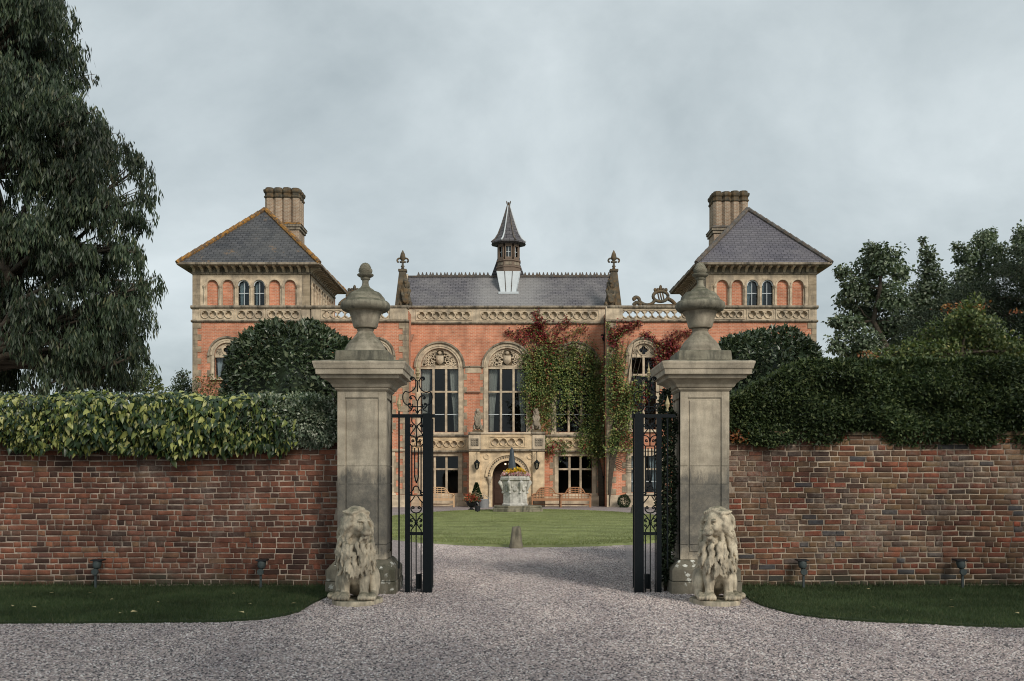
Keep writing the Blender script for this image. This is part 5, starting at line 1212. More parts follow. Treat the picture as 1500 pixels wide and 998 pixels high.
quat_band(house, FP @ T((0, -0.06, 0)), PXX(704.5), PXX(779.5), zp+0.10, PZ(637), [(PXX(719.5), PXX(767), 4)], M['pstone'], False, 'balcony_front', Rf=0.45)
string(house, FP @ T((0, -0.05, 0)), PXX(704.5), PXX(779.5), PZ(637), 0.12, 0.10, M['hstone'])
MB().box(p0+0.1, p1-0.1, 0.25, YC-YP-0.005, zp+0.0, zp+0.09).build('balcony_floor', M['hstone'], house, mat4=FP)
MB().band(dc, 1.56, 0.825, 0.90, -0.05, 0.05, 0, PI, 28).build('arch_roll', M['pstone'], house, mat4=FP)
MB().band(dc, 1.56, 1.10, 1.18, -0.09, 0.02, 0, PI, 28).build('arch_label', M['pstone'], house, mat4=FP)
bd = MB()
for i in range(25):
    a = PI*(i+0.5)/25; bd.ball((dc+1.0*math.cos(a), -0.015, 1.56+1.0*math.sin(a)), 0.045, 0.04, 0.05, 6, 4)
bd.build('arch_beads', M['cornice'], house, True, mat4=FP)
for m in (-1, 1):
    MB().band(dc+m*1.12, 2.60, 0.10, 0.15, -0.04, 0.01, 0, 2*PI, 16).build('roundel', M['pstone'], house, mat4=FP)
    x = dc+m*0.96; MB().lathe([(0.09, 0.0), (0.09, 0.25), (0.06, 0.32), (0.045, 0.36), (0.045, 1.22), (0.065, 1.25), (0.10, 1.42), (0.14, 1.48), (0.14, 1.565)], (x, -0.07, 0), 10).build('porch_column', M['hstone'], house, True, mat4=FP, sharp=40)
dr = MB().prism(archp(dc, 0.02, 1.56, 0.98, 16), 0.90, 0.98).build('door', M['door'], house, mat4=FP)
for m in (-1, 1):
    for z0, z1 in ((0.15, 0.8), (0.92, 1.7)): MB().box(dc+m*0.41-0.30, dc+m*0.41+0.30, 0.875, 0.899, z0, z1).build('door_panel', M['door'], dr, mat4=FP, bevel=0.01)
MB().ball((dc-0.06, 0.86, 1.0), 0.035).build('door_handle', M['gilt'], dr, True, mat4=FP)
lamp = thing('porch_lamp', (dc-0.05, YP+0.62, 2.2), 'small lit ceiling lamp hanging inside the porch arch', 'lamp')
MB().tube([(dc-0.05, YP+0.62, 2.25), (dc-0.05, YP+0.62, zp-0.12)], 0.012, 5).build('lamp_rod', M['iron'], lamp)
for m in (-1, 1): MB().ball((dc-0.05+m*0.10, YP+0.62, 2.22), 0.05, 0.05, 0.035).build('bulb', M['glow'], lamp, True)
MB().box(dc-0.14, dc+0.04, YP+0.61, YP+0.63, 2.245, 2.26).build('lamp_arm', M['iron'], lamp)
# lanterns on the porch
for px, w in ((699, 'near the potted plants'), (786, 'near the wooden benches')):
    x = PXX(px); y = YP-0.36; z = PZ(680)
    r = thing('wall_lantern', (x, y, z-0.25), 'small black hanging lantern on the porch pier '+w, 'lantern')
    MB().tube([(x, y, z+0.22), (x, y, PZ(663)), (x, YP-0.15, PZ(663)+0.02)], 0.014, 6).build('lantern_rod', M['iron'], r)
    MB().lathe([(0.02, 0.24), (0.04, 0.20), (0.06, 0.17), (0.17, 0.06), (0.17, 0.03), (0.14, 0.028)][::-1], (x, y, z), 6).build('lantern_cap', M['iron'], r)
    MB().lathe([(0.075, -0.22), (0.125, 0.027)], (x, y, z), 6).build('lantern_glass', M['glass'], r)
    fr = MB()
    for i in range(6): a = 2*PI*i/6; fr.tube([(x+0.08*math.cos(a), y+0.08*math.sin(a), z-0.22), (x+0.13*math.cos(a), y+0.13*math.sin(a), z+0.03)], 0.011, 4)
    fr.lathe([(0.02, -0.30), (0.05, -0.26), (0.09, -0.235), (0.09, -0.215)], (x, y, z), 6); fr.build('lantern_frame', M['iron'], r)
for px, w in ((699.5, 'red flower pot'), (785.5, 'creeper')):
    x = PXX(px); r = thing('beast_statue', (x, YP+0.1, PZ(637)+0.14), 'grey carved heraldic beast with shield on the porch pier beside the '+('window' if w[0] == 'r' else 'green creeper'), 'statue')
    MB().box(x-0.26, x+0.26, YP-0.14, YP+0.36, PZ(637)+0.141, PZ(637)+0.24).build('statue_base', M['dstone'], r)
    np_mesh('beast_body', bv*np.array([0.85, 0.85, 0.93])+np.array([x, YP+0.10, PZ(637)+0.24]), bf, M['cornice'], None, r, True)
# ------------------------------------------------------------------ furniture and pots before the house
def bench(cx, y, w, label, rot=0.0, mat=None):
    mat = mat or M['teak']; r = thing('garden_bench', (cx, y, 0), label, 'bench', None)
    R = T((cx, y, 0)) @ Matrix.Rotation(rot, 4, 'Z'); h = w/2
    st = MB()
    for i in range(6): st.box(-h+0.03, h-0.03, -0.28+i*0.095, -0.28+i*0.095+0.07, 0.42, 0.45)
    st.build('seat', mat, r, mat4=R); MB().box(-h+0.03, h-0.03, -0.30, -0.265, 0.34, 0.418).build('seat_rail', mat, r, mat4=R)
    MB().box(-h+0.03, h-0.03, 0.24, 0.27, 0.12, 0.17).build('stretcher', mat, r, mat4=R)
    top = spl([(-h, 0.66), (-h*0.80, 0.68), (-h*0.66, 0.72), (-h*0.55, 0.86), (-h*0.40, 0.97), (-h*0.2, 1.0), (h*0.2, 1.0), (h*0.40, 0.97), (h*0.55, 0.86), (h*0.66, 0.72), (h*0.80, 0.68), (h, 0.66)], 4)
    MB().tube([(x, 0.27, z) for x, z in top], 0.033, 6).build('top_rail', mat, r, True, mat4=R)
    bk = MB(); zt = lambda x: float(np.interp(x, [p[0] for p in top], [p[1] for p in top]))
    for i in range(9): x = -h*0.88+h*1.76*i/8; bk.box(x-0.016, x+0.016, 0.255, 0.28, 0.45, zt(x))
    for z in (0.56, 0.70, 0.80, 0.90):
        xe = h*0.95 if z < 0.66 else h*(0.66 if z < 0.75 else 0.56 if z < 0.85 else 0.46); bk.box(-xe, xe, 0.257, 0.278, z-0.018, z+0.018)
    bk.build('backrest', mat, r, mat4=R)
    for m in (-1, 1):
        MB().box(m*h-0.03, m*h+0.03, -0.30, -0.24, 0, 0.64).build('leg', mat, r, mat4=R); MB().box(m*h-0.03, m*h+0.03, 0.24, 0.30, 0, 0.68).build('leg', mat, r, mat4=R)
        MB().tube([(m*h, 0.27, 0.66), (m*h, -0.27, 0.66), (m*h, -0.33, 0.64), (m*h, -0.34, 0.60)], 0.038, 6).build('armrest', mat, r, True, mat4=R)
S5 = F_PX/50.6
bench((800-CX)/S5, 50.7, 1.42, 'teak garden bench nearer the stone porch, arched back against the wall'); bench((843-CX)/S5, 50.6, 1.50, 'teak garden bench under the window, farther from the porch')
bench((640-CX)/S5, 50.9, 1.70, 'teak garden bench under the window beyond the flower pots', mat=M['teak_pale'])
def shell_pts(n, c, r, thick=0.25, bumps=0.12, seed=0, zmin=None, power=2.0):
    """points in the outer shell of a lumpy ellipsoid; returns points and outward directions"""
    g = np.random.default_rng(seed); d = unit(g.normal(size=(n, 3)))
    if power != 2.0: d = np.sign(d)*np.abs(d)**(2/power); d = d/(np.sum(np.abs(d)**power, 1)**(1/power))[:, None]
    ph = g.uniform(0, 6.28, (7, 1)); k = g.normal(size=(7, 3))*4.5
    lump = 1+bumps*np.mean(np.sin(d @ k.T+ph.T), axis=1)*2.2
    P = d*np.array(r)*(lump*(1-thick*g.random(n)**1.6))[:, None]+np.array(c)
    if zmin is not None: q = P[:, 2] > zmin; P, d = P[q], d[q]
    return P, d
# well head planter
wx, wy = (754.5-CX)*42.6/F_PX, 42.75; s8 = F_PX/42.2
step = thing('stone_step', (wx, wy, 0), 'low octagonal mossy stone step under the white well head', 'step')
k8b = 1/math.cos(PI/8)
MB().lathe([(1.06*k8b, 0.0), (1.06*k8b, 0.20), (1.0*k8b, 0.215)], (wx+0.12, wy, 0.03), 8, PI/8).build('lower_course', M['step'], step, bevel=0.02)
MB().lathe([(1.02*k8b, 0.216), (1.02*k8b, 0.30)], (wx+0.12, wy, 0.03), 8, PI/8).build('upper_course', M['step'], step, bevel=0.02)
wz = 0.331
well = thing('well_head_planter', (wx, wy, wz), 'carved white stone well head used as a flower planter on the lawn', 'planter')
MB().lathe([(0.54*k8b, 0), (0.55*k8b, 0.05), (0.51*k8b, 0.10), (0.50*k8b, 0.55), (0.51*k8b, 0.75), (0.56*k8b, 0.95), (0.58*k8b, 1.04), (0.52, 1.05)], (wx, wy, wz), 8, PI/8).build('bowl', M['well'], well)
MB().lathe([(0.58*k8b, 1.052), (0.63*k8b, 1.09), (0.64*k8b, 1.17), (0.61*k8b, 1.20), (0.61*k8b, 1.26), (0.53, 1.262), (0.51, 1.15)], (wx, wy, wz), 8, PI/8).build('rim', M['well'], well)
for i in range(8):
    a = PI/8+2*PI*i/8; R = T((wx, wy, wz)) @ Matrix.Rotation(a, 4, 'Z')
    MB().tube([(0.55, 0, 0.58), (0.575, 0, 0.70), (0.63, 0, 0.86), (0.70, 0, 1.00), (0.67, 0, 1.05)], [0.04, 0.05, 0.075, 0.09, 0.05], 8).ball((0.57, 0, 0.56), 0.06).build('corner_volute', M['well'], well, True, mat4=R)
    R2 = T((wx, wy, wz)) @ Matrix.Rotation(a+PI/8, 4, 'Z')
    MB().ball((0.525, 0, 0.72), 0.04, 0.10, 0.14).ball((0.525, 0.13, 0.85), 0.03, 0.06, 0.08).ball((0.525, -0.13, 0.85), 0.03, 0.06, 0.08).build('carved_relief', M['well'], well, True, mat4=R2)
MB().lathe([(0.50, 1.20), (0.3, 1.27), (0.01, 1.29)], (wx, wy, wz), 16).build('soil', M['soil'], well)
fl = thing('bedding_flowers', (wx, wy, wz+1.27), 'pink, white and yellow bedding flowers filling the well head', 'flowers')
P, d = shell_pts(2600, (wx, wy, wz+1.24), (0.61, 0.61, 0.20), 0.5, 0.1, 3, wz+1.24); out = d+np.array([0, 0, 0.6])
rad = np.hypot(P[:, 0]-wx, P[:, 1]-wy)
foliage('pink_flowers', P[(rad > 0.38)], M['fl_pink'], fl, 0.09, 0.09, -0.3, out[rad > 0.38])
P, d = shell_pts(1800, (wx, wy, wz+1.30), (0.47, 0.47, 0.27), 0.5, 0.1, 4, wz+1.3); foliage('yellow_flowers', P, M['fl_yellow'], fl, 0.09, 0.09, -0.3, d)
P, d = shell_pts(700, (wx, wy, wz+1.20), (0.60, 0.60, 0.20), 0.6, 0.1, 5, wz+1.22); foliage('flower_leaves', P, M['l_topiary'], fl, 0.08, 0.05, 0, d)
scu = thing('slender_sculpture', (wx-0.10, wy, wz+1.27), 'slender blue-grey pointed sculpture rising from the planted well head', 'sculpture')
sv = MB(); seg = 12; prof = [(0.15, 1.20), (0.17, 1.40), (0.165, 1.65), (0.14, 1.85), (0.11, 2.05), (0.095, 2.2), (0.085, 2.32), (0.055, 2.42), (0.012, 2.50)]
for r_, z in prof:
    for i in range(seg): a = 2*PI*i/seg; f = 1+0.13*math.sin(3*a+z*2.4); sv.v.append((wx-0.10+r_*f*math.cos(a)-0.03*(z-1.2), wy+r_*f*math.sin(a), wz+z))
sv.f = [(j*seg+i, j*seg+(i+1) % seg, (j+1)*seg+(i+1) % seg, (j+1)*seg+i) for j in range(len(prof)-1) for i in range(seg)]+[tuple((len(prof)-1)*seg+i for i in range(seg))]
sv.build('tapering_body', M['bronze'], scu, True)
# stone posts at the lawn edge
def stone_post(x, y, r0, r1, h, label, seed):
    R = random.Random(seed); seg = 12; mb = MB(); zs = [0, 0.06, h*0.35, h*0.7, h*0.94, h]
    root = thing('stone_post', (x, y, 0), label, 'bollard')
    for j, z in enumerate(zs):
        r = (r0+(r1-r0)*z/h)*(0.86 if j == len(zs)-1 else 1)
        for i in range(seg): a = 2*PI*i/seg; f = 1+R.uniform(-0.05, 0.05); mb.v.append((x+r*f*math.cos(a)+0.02*z, y+r*f*math.sin(a), z-0.01+R.uniform(-0.012, 0.012)*(j > 3)))
    mb.f = [(j*seg+i, j*seg+(i+1) % seg, (j+1)*seg+(i+1) % seg, (j+1)*seg+i) for j in range(5) for i in range(seg)]+[tuple(5*seg+i for i in range(seg))]
    mb.build('post_body', M['step'], root, True, sharp=50)
stone_post((756-CX)*21.75/F_PX, 21.75, 0.155, 0.095, 0.49, 'rough tapered stone post at the lawn edge facing the gateway', 4)
stone_post((930-CX)*40.5/F_PX, 40.5, 0.20, 0.13, 0.42, 'rough stone post at the lawn edge near the clipped topiary ball', 6)
# pots by the porch
def pot(x, y, z, s, label, name='planter_urn'):
    k = s
    r = thing(name, (x, y, z), label, 'planter')
    MB().lathe([(a*k, b*k) for a, b in [(0.20, 0), (0.20, 0.05), (0.10, 0.10), (0.08, 0.16), (0.14, 0.20), (0.27, 0.30), (0.33, 0.44), (0.36, 0.52), (0.43, 0.55), (0.43, 0.60), (0.36, 0.60), (0.34, 0.54)]], (x, y, z), 20).build('urn_bowl', M['blackpot'], r, True, sharp=40)
    MB().lathe([(0.35*k, 0.54*k), (0.2*k, 0.57*k), (0.01, 0.58*k)], (x, y, z), 12).build('soil', M['soil'], r)
    return r
D1 = 45.0; x1 = (690.5-CX)*D1/F_PX; pot(x1, D1, 0.06, 0.68, 'black urn planter filled with red flowers standing by the lawn')
P, d = shell_pts(900, (x1, D1, 0.50), (0.34, 0.32, 0.24), 0.6, 0.25, 8, 0.44); foliage('red_flowers', P, M['fl_red'], None, 0.07, 0.055, 0, d)
tag(bpy.data.objects['red_flowers'], 'red and orange flowers growing in the black urn planter', 'flowers')
D2 = 50.2; x2 = (698-CX)*D2/F_PX; pot(x2, D2, 0.0, 0.85, 'black urn planter holding a small clipped evergreen cone beside the porch')
g = np.random.default_rng(12); n = 1500; t = g.random(n)**0.7; a = g.uniform(0, 6.28, n); rr_ = (0.26*(1-t)+0.02)*g.uniform(0.75, 1.08, n)
P = np.stack([x2+rr_*np.cos(a), D2+rr_*np.sin(a), 0.48+0.75*t], 1); cone = foliage('clipped_cone', P, M['l_topiary'], None, 0.07, 0.045, -0.2, np.stack([np.cos(a), np.sin(a), 0.4+0*a], 1))
tag(cone, 'small dark clipped evergreen cone growing in the black urn', 'topiary')
x3 = (709-CX)*50.0/F_PX; wc = thing('watering_can', (x3, 50.0, 0), 'grey zinc watering can standing by the porch column', 'watering can')
MB().lathe([(0.24, 0), (0.24, 0.40), (0.20, 0.44), (0.18, 0.44)], (x3, 50.0, 0), 16).build('can_body', M['zinc'], wc, True, sharp=40)
MB().tube([(x3-0.22, 50, 0.10), (x3-0.42, 50, 0.36), (x3-0.54, 50, 0.60)], [0.05, 0.035, 0.03], 8).build('spout', M['zinc'], wc, True)
MB().tube([(x3-0.12, 50, 0.44), (x3, 50, 0.66), (x3+0.24, 50, 0.50), (x3+0.25, 50, 0.2)], 0.02, 6).build('handle', M['zinc'], wc, True)
xs = (699.5-CX)*42.0/F_PX; sl = thing('lawn_spotlight', (xs, 42.0, 0.06), 'small black spotlight standing on the lawn beside the stone step', 'spotlight')
MB().lathe([(0.10, 0), (0.12, 0.22), (0.09, 0.23)], (xs, 42.0, 0.10), 12).build('lamp_body', M['blackpot'], sl, True, sharp=40); MB().tube([(xs, 42, 0.03), (xs, 42, 0.12)], 0.03, 6).build('spike', M['blackpot'], sl)
xb = (914-CX)*50.3/F_PX; P, d = shell_pts(2200, (xb, 50.3, 0.30), (0.31, 0.31, 0.33), 0.25, 0.05, 15, 0.0)
tag(foliage('topiary_ball', P, M['l_topiary'], None, 0.05, 0.035, 0, d), 'round clipped dark box ball on the gravel before the house', 'topiary')
# stake uplights at the foot of the walls
for px, pyb, w in ((140, 865, 'far from the pillar at the red brick wall'), (382, 868, 'near the lion at the red brick wall'), (1177, 858, 'near the lion at the brown brick wall'), (1410, 858, 'far from the pillar at the brown brick wall')):
    D = 13.72; x = (px-CX)*D/F_PX
    r = thing('stake_uplight', (x, D, 0.02), 'small grey stake uplight '+w, 'uplight')
    MB().box(x-0.014, x+0.014, D-0.012, D+0.012, 0.0, 0.25).build('stake', M['darkmetal'], r)
    MB().lathe([(0.045, -0.02), (0.045, 0.02)], (0, 0, 0), 12).build('pivot', M['darkmetal'], r, True, mat4=T((x, D-0.02, 0.26)) @ Matrix.Rotation(PI/2, 4, 'X'), sharp=40)
    MB().lathe([(0.03, 0), (0.055, 0.03), (0.062, 0.11), (0.055, 0.112), (0.05, 0.09)], (0, 0, 0), 14).build('lamp_head', M['darkmetal'], r, True, mat4=T((x, D+0.02, 0.30)) @ Matrix.Rotation(-0.45, 4, 'X'), sharp=40)
    MB().box(x-0.075, x+0.075, D+0.0, D+0.17, 0.405, 0.425).build('lamp_hood', M['blackpot'], r)
# fallen leaves on the grass verges
lf = MB(); lf.add([(-0.03, 0, 0.0), (-0.01, 0.018, 0.012), (0.035, 0.0, 0.004), (-0.01, -0.018, 0.010)], [(0, 1, 2), (0, 2, 3)]); lfm = lf.mesh('fallen_leaf'); lfm.materials.append(M['l_dry'])
for i, (px, py) in enumerate([(18, 896), (76, 876), (132, 876), (176, 907), (196, 905), (164, 886), (232, 890), (354, 906), (342, 877), (366, 893), (430, 892), (50, 898), (1394, 887), (1272, 870), (1490, 907), (1394, 898), (1330, 903), (1280, 898), (1105, 884)]):
    D = GY(py); o = place('fallen_leaf', lfm, None, T(((px-CX)*D/F_PX, D, 0.065)) @ Matrix.Rotation(random.uniform(0, 6), 4, 'Z') @ Matrix.Rotation(random.uniform(-0.4, 0.4), 4, 'X') @ Matrix.Scale(random.uniform(0.7, 1.25), 4))
    tag(o, 'pale dry fallen leaf on the grass before the '+('red' if px < 700 else 'brown')+' brick wall', 'leaf', 'fallen leaves on the '+('red' if px < 700 else 'brown')+' wall verge')
# ------------------------------------------------------------------ ivy, shrubs and hedges on and behind the garden walls
SWL = F_PX/14.0
def at_wall(px, py, D=14.0): return ((px-CX)*D/F_PX, CAM_H+(HY-py)*D/F_PX)
def big_leaf(seed):
    r = random.Random(seed)
    o = [(0, 0), (0.20, -0.06), (0.31, 0.14), (0.28, 0.42), (0.16, 0.74), (0, 1.08)]
    pts = [(0, -0.0, 0.02)]+[(x, y, -0.10*abs(x)-0.18*y*y+r.uniform(-0.03, 0.03)) for x, y in o[1:]]+[(-x, y, -0.10*abs(x)-0.18*y*y+r.uniform(-0.03, 0.03)) for x, y in o[1:-1][::-1]]
    mid = (0, 0.45, 0.03); n = len(pts); vs = pts+[mid]
    return vs, [(i, (i+1) % n, n) for i in range(n)]
LV = [big_leaf(i) for i in range(4)]; LVM = []
for V, F in LV:
    me = MB().add(V, F).mesh('leaf', True); me.materials.append(M['l_ivy']); LVM.append(me)
ivy = thing('variegated_ivy', (-5.3, 14.1, 2.0), 'yellow-green large-leaved ivy draped over the top of the red brick wall', 'ivy')
# soft-edged profile of the ivy bank: rounded top, ragged drooping skirt
g = np.random.default_rng(21); spots = []
def ivy_profile(x, t):            # t 0 at the back of the top, 1 at the lowest tip of the skirt
    top = at_wall(0, 576)[1]+0.02*math.sin(x*1.9)+0.025*math.sin(x*5.1+1); bot = 1.97-0.07*math.exp(-((x+4.6)/1.2)**2)-0.03*math.sin(x*3.7)-0.04*math.sin(x*9.1)-0.02*math.sin(x*17)
    if x > -3.4: bot += (x+3.4)*0.12
    if t < 0.25: return 14.45-0.75*(t/0.25)*0.8, top-0.10*(t/0.25)**2
    u = (t-0.25)/0.75; return 13.84-0.10*math.sin(u*PI), top-0.10+(bot-top+0.10)*u
for i in range(15500):
    x = g.uniform(-9.4, -2.52); t = g.random()**0.85
    if x > -3.95 and g.random() < (x+3.95)/1.1: continue
    y, z = ivy_profile(x, t); y += g.normal(0, 0.05)+0.10*math.sin(x*7+z*9)*0.5
    spots.append((x, y, z+g.normal(0, 0.02), t))
vis = [i for i, s in enumerate(spots) if s[0] > -7.3 and s[3] > 0.2]
front = set(sorted(vis, key=lambda i: spots[i][1])[:300])
Vs, Fs, Rs, o = [], [], [], 0
for i, (x, y, z, t) in enumerate(spots):
    s = (0.042+0.070*g.random()**1.5)*(0.75 if x < -6.2 else 1); yellow = g.random()**1.15*(0.70 if x < -6.1 else 1.0)
    pitch = g.uniform(-1.65, -0.45) if t > 0.25 else g.uniform(-1.0, 0.1)
    m = T((x, y-0.02, z)) @ Matrix.Rotation(g.normal(0, 0.8)+PI, 4, 'Z') @ Matrix.Rotation(pitch, 4, 'X') @ Matrix.Rotation(g.normal(0, 0.6), 4, 'Y') @ Matrix.Scale(s*1.15, 4)
    k = int(g.integers(4))
    if i in front: place('leaf', LVM[k], ivy, m); continue
    V = np.array(LV[k][0]); V = V @ np.array(m.to_3x3()).T+np.array(m.translation); Vs.append(V); Fs.append(np.array(LV[k][1])+o); o += len(V); Rs.append(np.full(len(V), yellow))
np_mesh('ivy_leaves', np.concatenate(Vs), np.concatenate(Fs), M['l_ivy'], np.concatenate(Rs), ivy, True, 'stuff')
mb = MB()
for i in range(26):
    x = -9.3+i*0.27; pts = [(x+0.1*math.sin(k+i), *ivy_profile(x, 0.15+0.16*k)) for k in range(5)]
    mb.tube([(p[0], p[1]+0.08, p[2]+0.02) for p in pts], [0.014, 0.013, 0.011, 0.008, 0.004], 5)
mb.build('ivy_stems', M['bark'], ivy, True)
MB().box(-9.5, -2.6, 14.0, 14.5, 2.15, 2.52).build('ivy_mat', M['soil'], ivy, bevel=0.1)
# white-edged shrub between ivy and pillar
eu = thing('white_edged_shrub', (-2.9, 14.0, 2.0), 'small-leaved shrub with white-edged leaves between the ivy and the pillar', 'shrub')
c = at_wall(455, 617); P, d = shell_pts(11000, (c[0]+0.02, 13.92, c[1]), (0.58, 0.26, 0.33), 0.4, 0.2, 22)
P2, d2 = shell_pts(5200, (at_wall(395, 612)[0], 13.90, at_wall(395, 612)[1]), (0.46, 0.22, 0.30), 0.4, 0.2, 23)
P = np.concatenate([P, P2]); d = np.concatenate([d, d2]); k = (P[:, 0] < -2.32); foliage('shrub_leaves', P[k], M['l_euo'], eu, 0.055, 0.032, 0.1, d[k])
mb = MB()
for i in range(14): mb.tube([(c[0]+random.uniform(-0.2, 0.2), 14.1, 2.1), (c[0]+random.uniform(-0.45, 0.4), 13.9, c[1]+random.uniform(-0.2, 0.25))], [0.012, 0.004], 5)
mb.build('twigs', M['bark'], eu)
def core(parent, c, r, mat, seed, k=0.80, zmin=0.0):
    g = random.Random(seed); mb = MB(); seg, rings = 20, 12; ph = [g.uniform(0, 6) for _ in range(4)]
    vs = []
    for j in range(rings+1):
        th = PI*j/rings
        for i in range(seg):
            a = 2*PI*i/seg; f = k*(1+0.06*math.sin(3*a+ph[0]+2*th)+0.05*math.sin(5*a+ph[1]-3*th))
            vs.append((c[0]+r[0]*f*math.sin(th)*math.cos(a), c[1]+r[1]*f*math.sin(th)*math.sin(a), max(c[2]-r[2]*f*math.cos(th), zmin)))
    mb.add(vs, [(j*seg+i, j*seg+(i+1) % seg, (j+1)*seg+(i+1) % seg, (j+1)*seg+i) for j in range(rings) for i in range(seg)])
    return mb.build('inner_foliage', mat, parent, True)
# rounded evergreen bushes behind the walls
def bush(name, c, r, n, mat, label, seed, L=0.13, W=0.06, cat='bush', power=2.5, bumps=0.045):
    root = thing(name, (c[0], c[1], 0), label, cat)
    P, d = shell_pts(n, c, r, 0.14, bumps, seed, 0.3, power); k = P[:, 1] < c[1]+r[1]*0.75; P, d = P[k], d[k]
    foliage('foliage', P, mat, root, L, W, 0.12, d, 0.5); core(root, c, r, mat, seed)
    mb = MB()
    for i in range(5): mb.tube([(c[0]+random.uniform(-0.1, 0.1), c[1]+random.uniform(-0.1, 0.1), -0.02), (c[0]+random.uniform(-0.6, 0.6)*r[0], c[1]+random.uniform(-0.3, 0.3), c[2])], [0.06, 0.02], 6)
    mb.build('stems', M['bark'], root); return root
DB = 17.0; q = lambda px, py, D: ((px-CX)*D/F_PX, D, CAM_H+(HY-py)*D/F_PX)
b0 = q(432, 570, DB); bush('evergreen_bush', b0, (1.13, 1.0, 1.10), 17000, M['l_laurel'], 'rounded glossy evergreen bush behind the ivy wall and urn', 31, 0.11, 0.05)
b1 = q(1117, 580, DB); bush('evergreen_bush', b1, (0.98, 1.0, 1.08), 15000, M['l_laurel'], 'rounded glossy evergreen bush behind the hedge and urn', 32, 0.11, 0.05)
# clipped hedge on the right-hand wall
hd = thing('clipped_hedge', (6.3, 14.7, 0), 'long clipped dark green hedge growing over the brown brick wall', 'hedge')
g = np.random.default_rng(41); N_ = 62000
x = g.uniform(2.98, 9.8, N_); face = g.random(N_)
htop = CAM_H+(HY-531)*14.3/F_PX
lum = 0.05*np.sin(x*2.3)+0.04*np.sin(x*5.7+1)+0.03*np.sin(x*11)
tz = np.minimum(htop+0.22*lum, 2.60+(x-3.0)*0.55)      # rises from the pillar in a soft shoulder
lowz = 2.04+0.025*np.sin(x*3.1)+0.03*np.sin(x*8.3)-0.012*(x-3)
y = np.where(face < 0.70, 13.86+np.abs(g.normal(0, 0.07, N_)), g.uniform(13.9, 15.2, N_)); z = np.where(face < 0.70, lowz+(tz-lowz)*g.random(N_)**0.9, tz-np.abs(g.normal(0, 0.05, N_)))
cell = np.sin(x*6.3+z*4)+np.sin(x*3.1-z*7.7+2)+np.sin(z*11+x*2); y += np.where(face < 0.70, 0.045*cell+0.12*(np.maximum(z-tz+0.25, 0)/0.25)**2-0.0, 0)
y += np.where((face < 0.70), 0.10*np.clip((2.25-z)/0.25, 0, 1), 0)
P = np.stack([x, y, z], 1); out = np.stack([0*x, np.where(face < 0.7, -1.0, -0.2), np.where(face < 0.7, 0.25, 1.0)], 1)
foliage('foliage', P, M['l_hedge'], hd, 0.062, 0.034, 0.05, out, 0.45)
MB().box(4.3, 9.7, 14.02, 15.3, 0.0, htop-0.22).box(3.02, 4.3, 14.02, 14.9, 0.0, 2.45).build('inner_foliage', M['l_hedge'], hd, bevel=0.1)
k = g.random(60); P = np.stack([2.99+0.30*k, 13.82+0.08*g.random(60), 2.06+0.22*g.random(60)*(1-k*0.5)], 1); foliage('autumn_leaves', P, M['l_rust'], hd, 0.05, 0.04, 0.2)
# dark climber on the right-hand iron screen
cl = thing('screen_climber', (2.07, 13.62, 0), 'narrow dark evergreen climber between the iron screen and the hedge-side pillar', 'climber')
n = 5200; z = g.uniform(0.12, 2.75, n); wd = 0.13*np.clip((2.95-z)/0.6, 0.25, 1)*np.clip(0.35+z*0.6, 0.3, 1)
x = 2.115+wd*g.uniform(-1, 1, n)+0.02*np.sin(z*9); P = np.stack([x, 13.62+0.10*g.normal(0, 0.5, n), z], 1); foliage('foliage', P, M['l_yew'], cl, 0.05, 0.032, 0.2)
mb = MB(); [mb.tube([(2.10+0.03*i, 13.64, 0), (2.08+0.04*i, 13.62, 1.2), (2.11+0.03*i, 13.63, 2.5)], [0.02, 0.015, 0.006], 6) for i in range(3)]; mb.build('stems', M['bark'], cl, True)

# ------------------------------------------------------------------ creeper on the house
cr = thing('virginia_creeper', (4.0, 52.3, 0), 'green and red creeper covering the house front between porch and hedge', 'creeper')
g = np.random.default_rng(51); G, Rd = [], []
def hang(px0, px1, py0, py1, n, D, length, red, spread=0.12, depth=0.28):
    """strands that start inside a rectangle of the facade and hang down"""
    for i in range(n):
        px, py = g.uniform(px0, px1), g.uniform(py0, py1); p = np.array([(px-CX)*D/F_PX, D-0.06-depth*g.random()**1.5, CAM_H+(HY-py)*D/F_PX])
        L = length*g.uniform(0.4, 1.3); m = int(L/0.035)+3; dx = g.normal(0, 0.16); isred = g.random() < red
        for k in range(m):
            q_ = p+np.array([dx*k*0.035, 0, -k*0.035])+g.normal(0, spread, 3)*np.array([1, 0.35, 1])
            (Rd if isred else G).append(q_)
DC_, DW_ = YC-0.02, YW-0.02
hang(772, 872, 506, 556, 84, DC_, 1.5, 0.05); hang(770, 884, 540, 596, 66, DC_, 1.2, 0.03); hang(764, 815, 520, 600, 60, DC_, 1.5, 0.08); hang(862, 886, 520, 640, 46, DC_, 1.6, 0.03)
hang(790, 884, 640, 652, 52, DC_-0.15, 0.55, 0.10); hang(850, 886, 610, 655, 36, DC_-0.1, 1.0, 0.03); hang(774, 866, 492, 520, 30, DC_, 0.6, 0.30, 0.16)
def tendril(pts, n, D, red, sp=0.10):
    c = np.array(spl(pts, 8)); k = (g.random(n)*(len(c)-1)).astype(int); f = g.random((n, 1)); q_ = c[k]*(1-f)+c[k+1]*f
    p = np.stack([(q_[:, 0]-CX)*D/F_PX, D-0.05-0.12*g.random(n), CAM_H+(HY-q_[:, 1])*D/F_PX], 1)+g.normal(0, sp, (n, 3))*np.array([1, 0.2, 1])
    m = g.random(n) < red; Rd.extend(list(p[m])); G.extend(list(p[~m]))
for k in range(9): tendril([(790+k*3, 505), (778+k*2, 494-k), (762-k+k*5, 488-k*1.5), (742+k*8, 486-k*2)], 60, DC_, 0.72)
